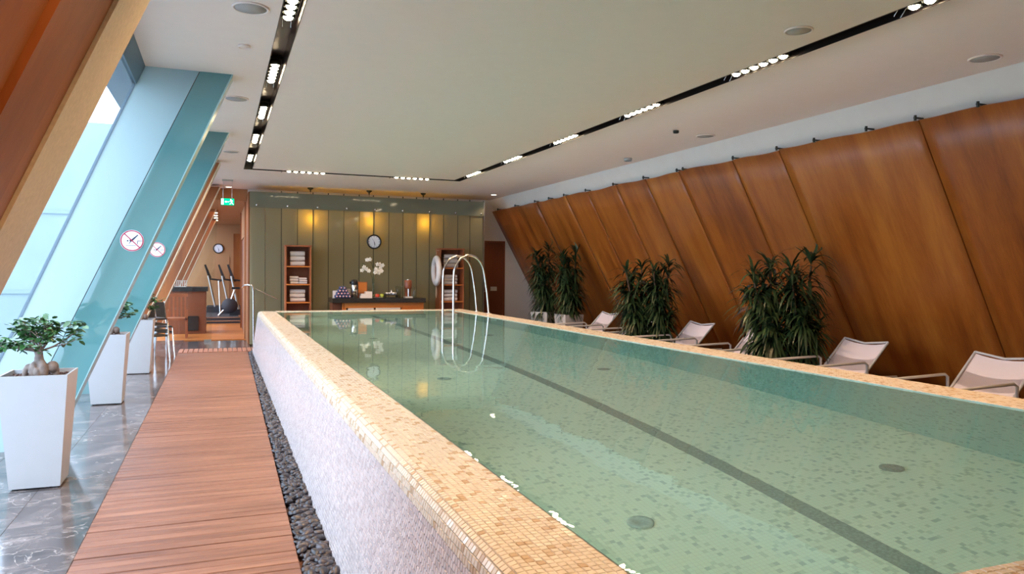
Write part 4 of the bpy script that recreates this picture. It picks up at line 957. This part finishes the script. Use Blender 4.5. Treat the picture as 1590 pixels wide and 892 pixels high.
def ficus(x, y, zt, lab, parts, seed, sc=1.0):
    rnd = random.Random(seed)
    t = thing('ficus_bonsai', lab, 'plant', (x, y, zt), 0, 'ginseng ficus bonsai in the tall planters'); t.scale = (sc, sc, sc)
    # swollen root base: one skinned body of overlapping lobes remeshed into a single trunk
    m = MB()
    for (cx, cy, cz, rx, ry, rz) in ((.0, .01, .085, .042, .04, .05), (-.03, -.02, .05, .030, .03, .062), (.030, -.035, .055, .032, .03, .068), (.080, 0, .07, .040, .035, .042), (-.085, .0, .03, .018, .018, .048), (-.06, .0, .075, .03, .02, .022), (.0, .0, .12, .03, .028, .045), (.10, .01, .025, .020, .02, .05), (-.002, -.055, .03, .022, .02, .045)):
        m.ell((cx, cy, cz), (rx, ry, rz), 14, 10, Matrix.Rotation(rnd.uniform(-.25, .25), 3, 'Y'))
    m.tube([(0, 0, .11), (.0, 0, .15), (-.005, 0, .185)], [.032, .025, .027], 12)
    tr = m.build('trunk', 'bark', t)
    rm = tr.modifiers.new('remesh', 'REMESH'); rm.mode = 'VOXEL'; rm.voxel_size = .006; rm.use_smooth_shade = True
    sm2 = tr.modifiers.new('smooth', 'SMOOTH'); sm2.iterations = 2
    # branches
    tips = []; b = MB()
    def br(p, d, L, r, depth):
        pts = [p]; q = p.copy(); dd = d.copy()
        for k in range(4):
            dd = (dd + Vector((rnd.uniform(-.25, .25), rnd.uniform(-.25, .25), rnd.uniform(-.12, .16)))).normalized(); q = q+dd*L/4; pts.append(q.copy())
            if depth <= 1 and k > 0: tips.append((q.copy(), dd.copy()))
        b.tube(pts, [r*(1-.13*k) for k in range(5)], 6, False)
        if depth > 0:
            for k in range(3):
                a = rnd.uniform(0, 2*PI); nd = (dd*.8 + Vector((math.cos(a)*.9, math.sin(a)*.7, rnd.uniform(-.15, .35)))).normalized(); br(pts[rnd.choice((2, 3, 4))], nd, L*.68, r*.55, depth-1)
    for a, el, L in ((0.1, .30, .17), (.9, .6, .15), (2.2, .55, .15), (3.0, .30, .18), (4.2, .45, .15), (5.3, .45, .16), (1.5, 1.2, .12), (3.3, .15, .15), (6.1, .7, .15), (3.4, .8, .14)):
        br(Vector((0, 0, .178)), Vector((math.cos(a)*math.cos(el), math.sin(a)*math.cos(el), math.sin(el))), L, .0085, 2)
    b.build('branches', 'bark', t)
    big = MB(); lv = []
    n = 560 if parts else 560
    for k in range(n):
        p, d_ = tips[rnd.randrange(len(tips))]
        p = p + Vector((rnd.gauss(0, .012), rnd.gauss(0, .012), rnd.gauss(.004, .01)))
        a = rnd.uniform(0, 2*PI); R_ = Matrix.Rotation(a, 3, 'Z') @ Matrix.Rotation(rnd.uniform(-.5, .7), 3, 'Y') @ Matrix.Rotation(rnd.uniform(-.6, .6), 3, 'X'); s = rnd.uniform(.7, 1.25)
        if parts and k < 300:
            o = bpy.data.objects.new('leaf', LM); C.objects.link(o); o.parent = t; o.matrix_local = Matrix.Translation(p) @ R_.to_4x4() @ Matrix.Scale(s, 4)
        else:
            n0 = len(big.v); big.v += [tuple(p + R_ @ (v.co*s)) for v in LM.vertices]
            for q in LM.polygons: big.f.append([i+n0 for i in q.vertices]); big.m.append(0); big.sm.append(True)
    if big.v:
        o = big.build('foliage', 'leaf', t); o['kind'] = 'stuff'
    return t
planter(-1.165, 5.98, 'nearest tall white tapered planter at the left edge')
planter(-1.165, 9.38, 'middle tall white tapered planter between the teal fins')
planter(-1.09, 11.96, 'farthest tall white tapered planter before the stacked chairs')
ficus(-1.165, 5.98, .745, 'nearest ficus bonsai with a swollen grey trunk, in the nearest white planter', True, 3, 1.0)
ficus(-1.165, 9.38, .745, 'middle ficus bonsai partly hidden by the nearer teal fin', False, 5)
ficus(-1.09, 11.96, .745, 'farthest ficus bonsai mostly hidden by the farther teal fin', False, 8)

# ================================================================= RIGHT SIDE: PLANTS, LOUNGERS, TABLES
def drac(x, y, lab, ht, lean, seed, hp=.45, rz=.3):
    rnd = random.Random(seed)
    t = thing('potted_dracaena', lab, 'plant', (x, y, 0), 0, 'tall dark dracaenas along the wood wall')
    m = MB(); b0, t0 = .17, .21; R_ = Matrix.Rotation(rz, 3, 'Z')
    o4 = lambda ww, z: [R_ @ Vector(p) for p in ((-ww, -ww, z), (ww, -ww, z), (ww, ww, z), (-ww, ww, z))]
    vs = o4(b0, 0)+o4(t0, hp)+o4(t0-.015, hp)+o4(t0-.02, hp-.06)
    fs = [(3, 2, 1, 0)]+[(j, (j+1) % 4, 4+(j+1) % 4, 4+j) for j in range(4)]+[(4+j, 4+(j+1) % 4, 8+(j+1) % 4, 8+j) for j in range(4)]+[(8+j, 8+(j+1) % 4, 12+(j+1) % 4, 12+j) for j in range(4)]
    m.add(vs, fs); m.build('pot', 'off_white', t)
    m = MB(); m.add(o4(t0-.018, hp-.04), [(0, 1, 2, 3)]); m.build('soil', 'soil', t)
    fol = MB(); fol.smooth = True; heads = []
    for k in range(6):
        a = k*1.05+rnd.uniform(-.3, .3); r0 = .07; top = hp+(ht-hp)*(1, .86, .72, .94, .55, .4)[k]
        path = [(r0*math.cos(a), r0*math.sin(a), hp-.06), (r0*1.2*math.cos(a)+lean*.3, r0*1.2*math.sin(a), hp+(top-hp)*.5), (lean-.05+.14*math.cos(a), .18*math.sin(a), top-.22)]
        MB().tube(path, [.02, .016, .012], 8).build('cane', 'cane', t); heads.append(path)
    for path in heads:
        A, B_, D_ = map(Vector, path); nl = 140
        for j in range(nl):
            s = rnd.random()**.8; p = (A.lerp(B_, s*2) if s < .5 else B_.lerp(D_, s*2-1)); 
            if s > .9: p = D_ + Vector((0, 0, rnd.uniform(0, .06)))
            a = rnd.uniform(0, 6.28); el = rnd.uniform(-.1, 1.2) if s > .8 else rnd.uniform(-.5, .6)
            L = rnd.uniform(.28, .44); W_ = rnd.uniform(.014, .024); d_ = Vector((math.cos(a)*math.cos(el), math.sin(a)*math.cos(el), math.sin(el))); sd = Vector((-math.sin(a), math.cos(a), 0)); q = p.copy(); pts = [q.copy()]
            for kk in range(4): q = q+d_*L/4; d_ = (d_ + Vector((0, 0, -.52 if s <= .8 else -.40))).normalized(); pts.append(q.copy())
            for pp in pts: pp.x = min(pp.x, WP-WS*pp.z-.09-x)      # leaves rest against the leaning wall
            ww = [.3, 1, .9, .55, .02]; n0 = len(fol.v)
            for pp, wv in zip(pts, ww): fol.v.append(tuple(pp+sd*W_*wv)); fol.v.append(tuple(pp-sd*W_*wv))
            for kk in range(4): fol.f.append([n0+2*kk, n0+2*kk+1, n0+2*kk+3, n0+2*kk+2]); fol.m.append(0); fol.sm.append(True)
    o = fol.build('foliage', 'dleaf', t); o['kind'] = 'stuff'
    return t
drac(6.3, 14.1, 'dark leafy plant in the left white pot of the pair by the far wall', 2.15, .0, 11, rz=.55, hp=.70)
drac(6.38, 13.1, 'dark leafy plant in the right white pot of the pair by the far wall', 2.08, .05, 12, rz=.1, hp=.70)
drac(6.1, 10.14, 'left dark plant of the middle pair between the loungers', 1.78, .0, 13)
drac(6.38, 9.9, 'right dark plant of the middle pair between the loungers', 1.82, .05, 14)
drac(6.1, 7.12, 'left dark plant of the nearer pair between the loungers', 1.78, .0, 15)
drac(6.38, 6.88, 'right dark plant of the nearer pair between the loungers', 1.84, .05, 16)
def lounger(loc, lab):
    # local: +x towards the wall (head), -x towards the pool; width along y
    t = thing('sun_lounger', lab, 'sun lounger', loc, 0, 'white sling sun loungers along the wood wall')
    W_ = .30
    def sling(pts, name, sag=.02):
        m = MB(); m.smooth = True; n = 8; vs = []; fs = []
        for lay in (0, -.004):
            for (x, z) in pts:
                for j in range(n+1):
                    v = -1+2*j/n; vs.append((x+lay, v*W_*.97, z-sag*(1-v*v)+lay))
        q = len(pts)*(n+1)
        for i in range(len(pts)-1):
            for j in range(n): a = i*(n+1)+j; fs.append((a, a+n+1, a+n+2, a+1)); fs.append((q+a, q+a+1, q+a+n+2, q+a+n+1))
        m.add(vs, fs); return m.build(name, 'sling', t)
    sling([(-1.3, .36), (-.9, .37), (-.4, .385), (.0, .40)], 'seat_sling')
    sling([(.0, .40), (.1, .49), (.22, .61), (.36, .765)], 'backrest_sling', .035)
    for s in (-1, 1):
        MB().tube([(-1.32, s*W_, .36), (.0, s*W_, .40), (.5, s*W_, .40)], .014, 8).build('side_rail', 'white_lacquer', t)
        MB().tube([(.0, s*W_, .40), (.37, s*W_, .78)], .013, 8).build('back_rail', 'white_lacquer', t)
        MB().tube([(-.72, s*(W_+.03), 0), (-.72, s*(W_+.03), .53), (-.68, s*(W_+.03), .555), (.0, s*(W_+.03), .575), (.04, s*(W_+.03), .55), (.05, s*(W_+.03), .0)], .014, 8).build('armrest', 'white_lacquer', t)
    MB().tube([(.37, -W_, .78), (.355, 0, .745), (.37, W_, .78)], .012, 8).build('top_bar', 'white_lacquer', t)
    MB().tube([(-1.32, -W_, .36), (-1.32, W_, .36)], .013, 8).build('foot_bar', 'white_lacquer', t)
    for s in (-1, 1): MB().tube([(-1.28, s*W_, .36), (-1.28, s*W_, 0)], .014, 8).build('leg', 'white_lacquer', t)
    return t
LL = [(12.14, 'farthest white sling lounger, right of the two potted plants'), (10.78, 'white lounger mostly hidden behind the middle pair of plants'), (9.32, 'white lounger just right of the middle pair of plants'),
      (7.9, 'white lounger mostly hidden behind the nearer pair of plants'), (6.28, 'white sling lounger just right of the nearer pair of plants'), (4.68, 'nearest white sling lounger at the right edge')]
l0 = lounger((6.40, LL[0][0], 0), LL[0][1])
for y, lab in LL[1:]: dup(l0, (6.40, y, 0), 0, lab)
def stable(x, y, lab):
    t = thing('side_table', lab, 'table', (x, y, 0), 0, 'small low tables beside the loungers')
    MB().bbox(-.2, .2, -.2, .2, .42, .45, .006).build('table_top', 'cream', t)
    for a in (-.17, .17):
        for b_ in (-.17, .17): MB().box(a-.012, a+.012, b_-.012, b_+.012, 0, .42).build('leg', 'off_white', t)
    return t
stable(5.62, 9.95, 'low beige side table left of the lounger by the middle plants')
stable(5.62, 6.93, 'low beige side table left of the lounger by the nearer plants')
bpy.context.view_layer.update()
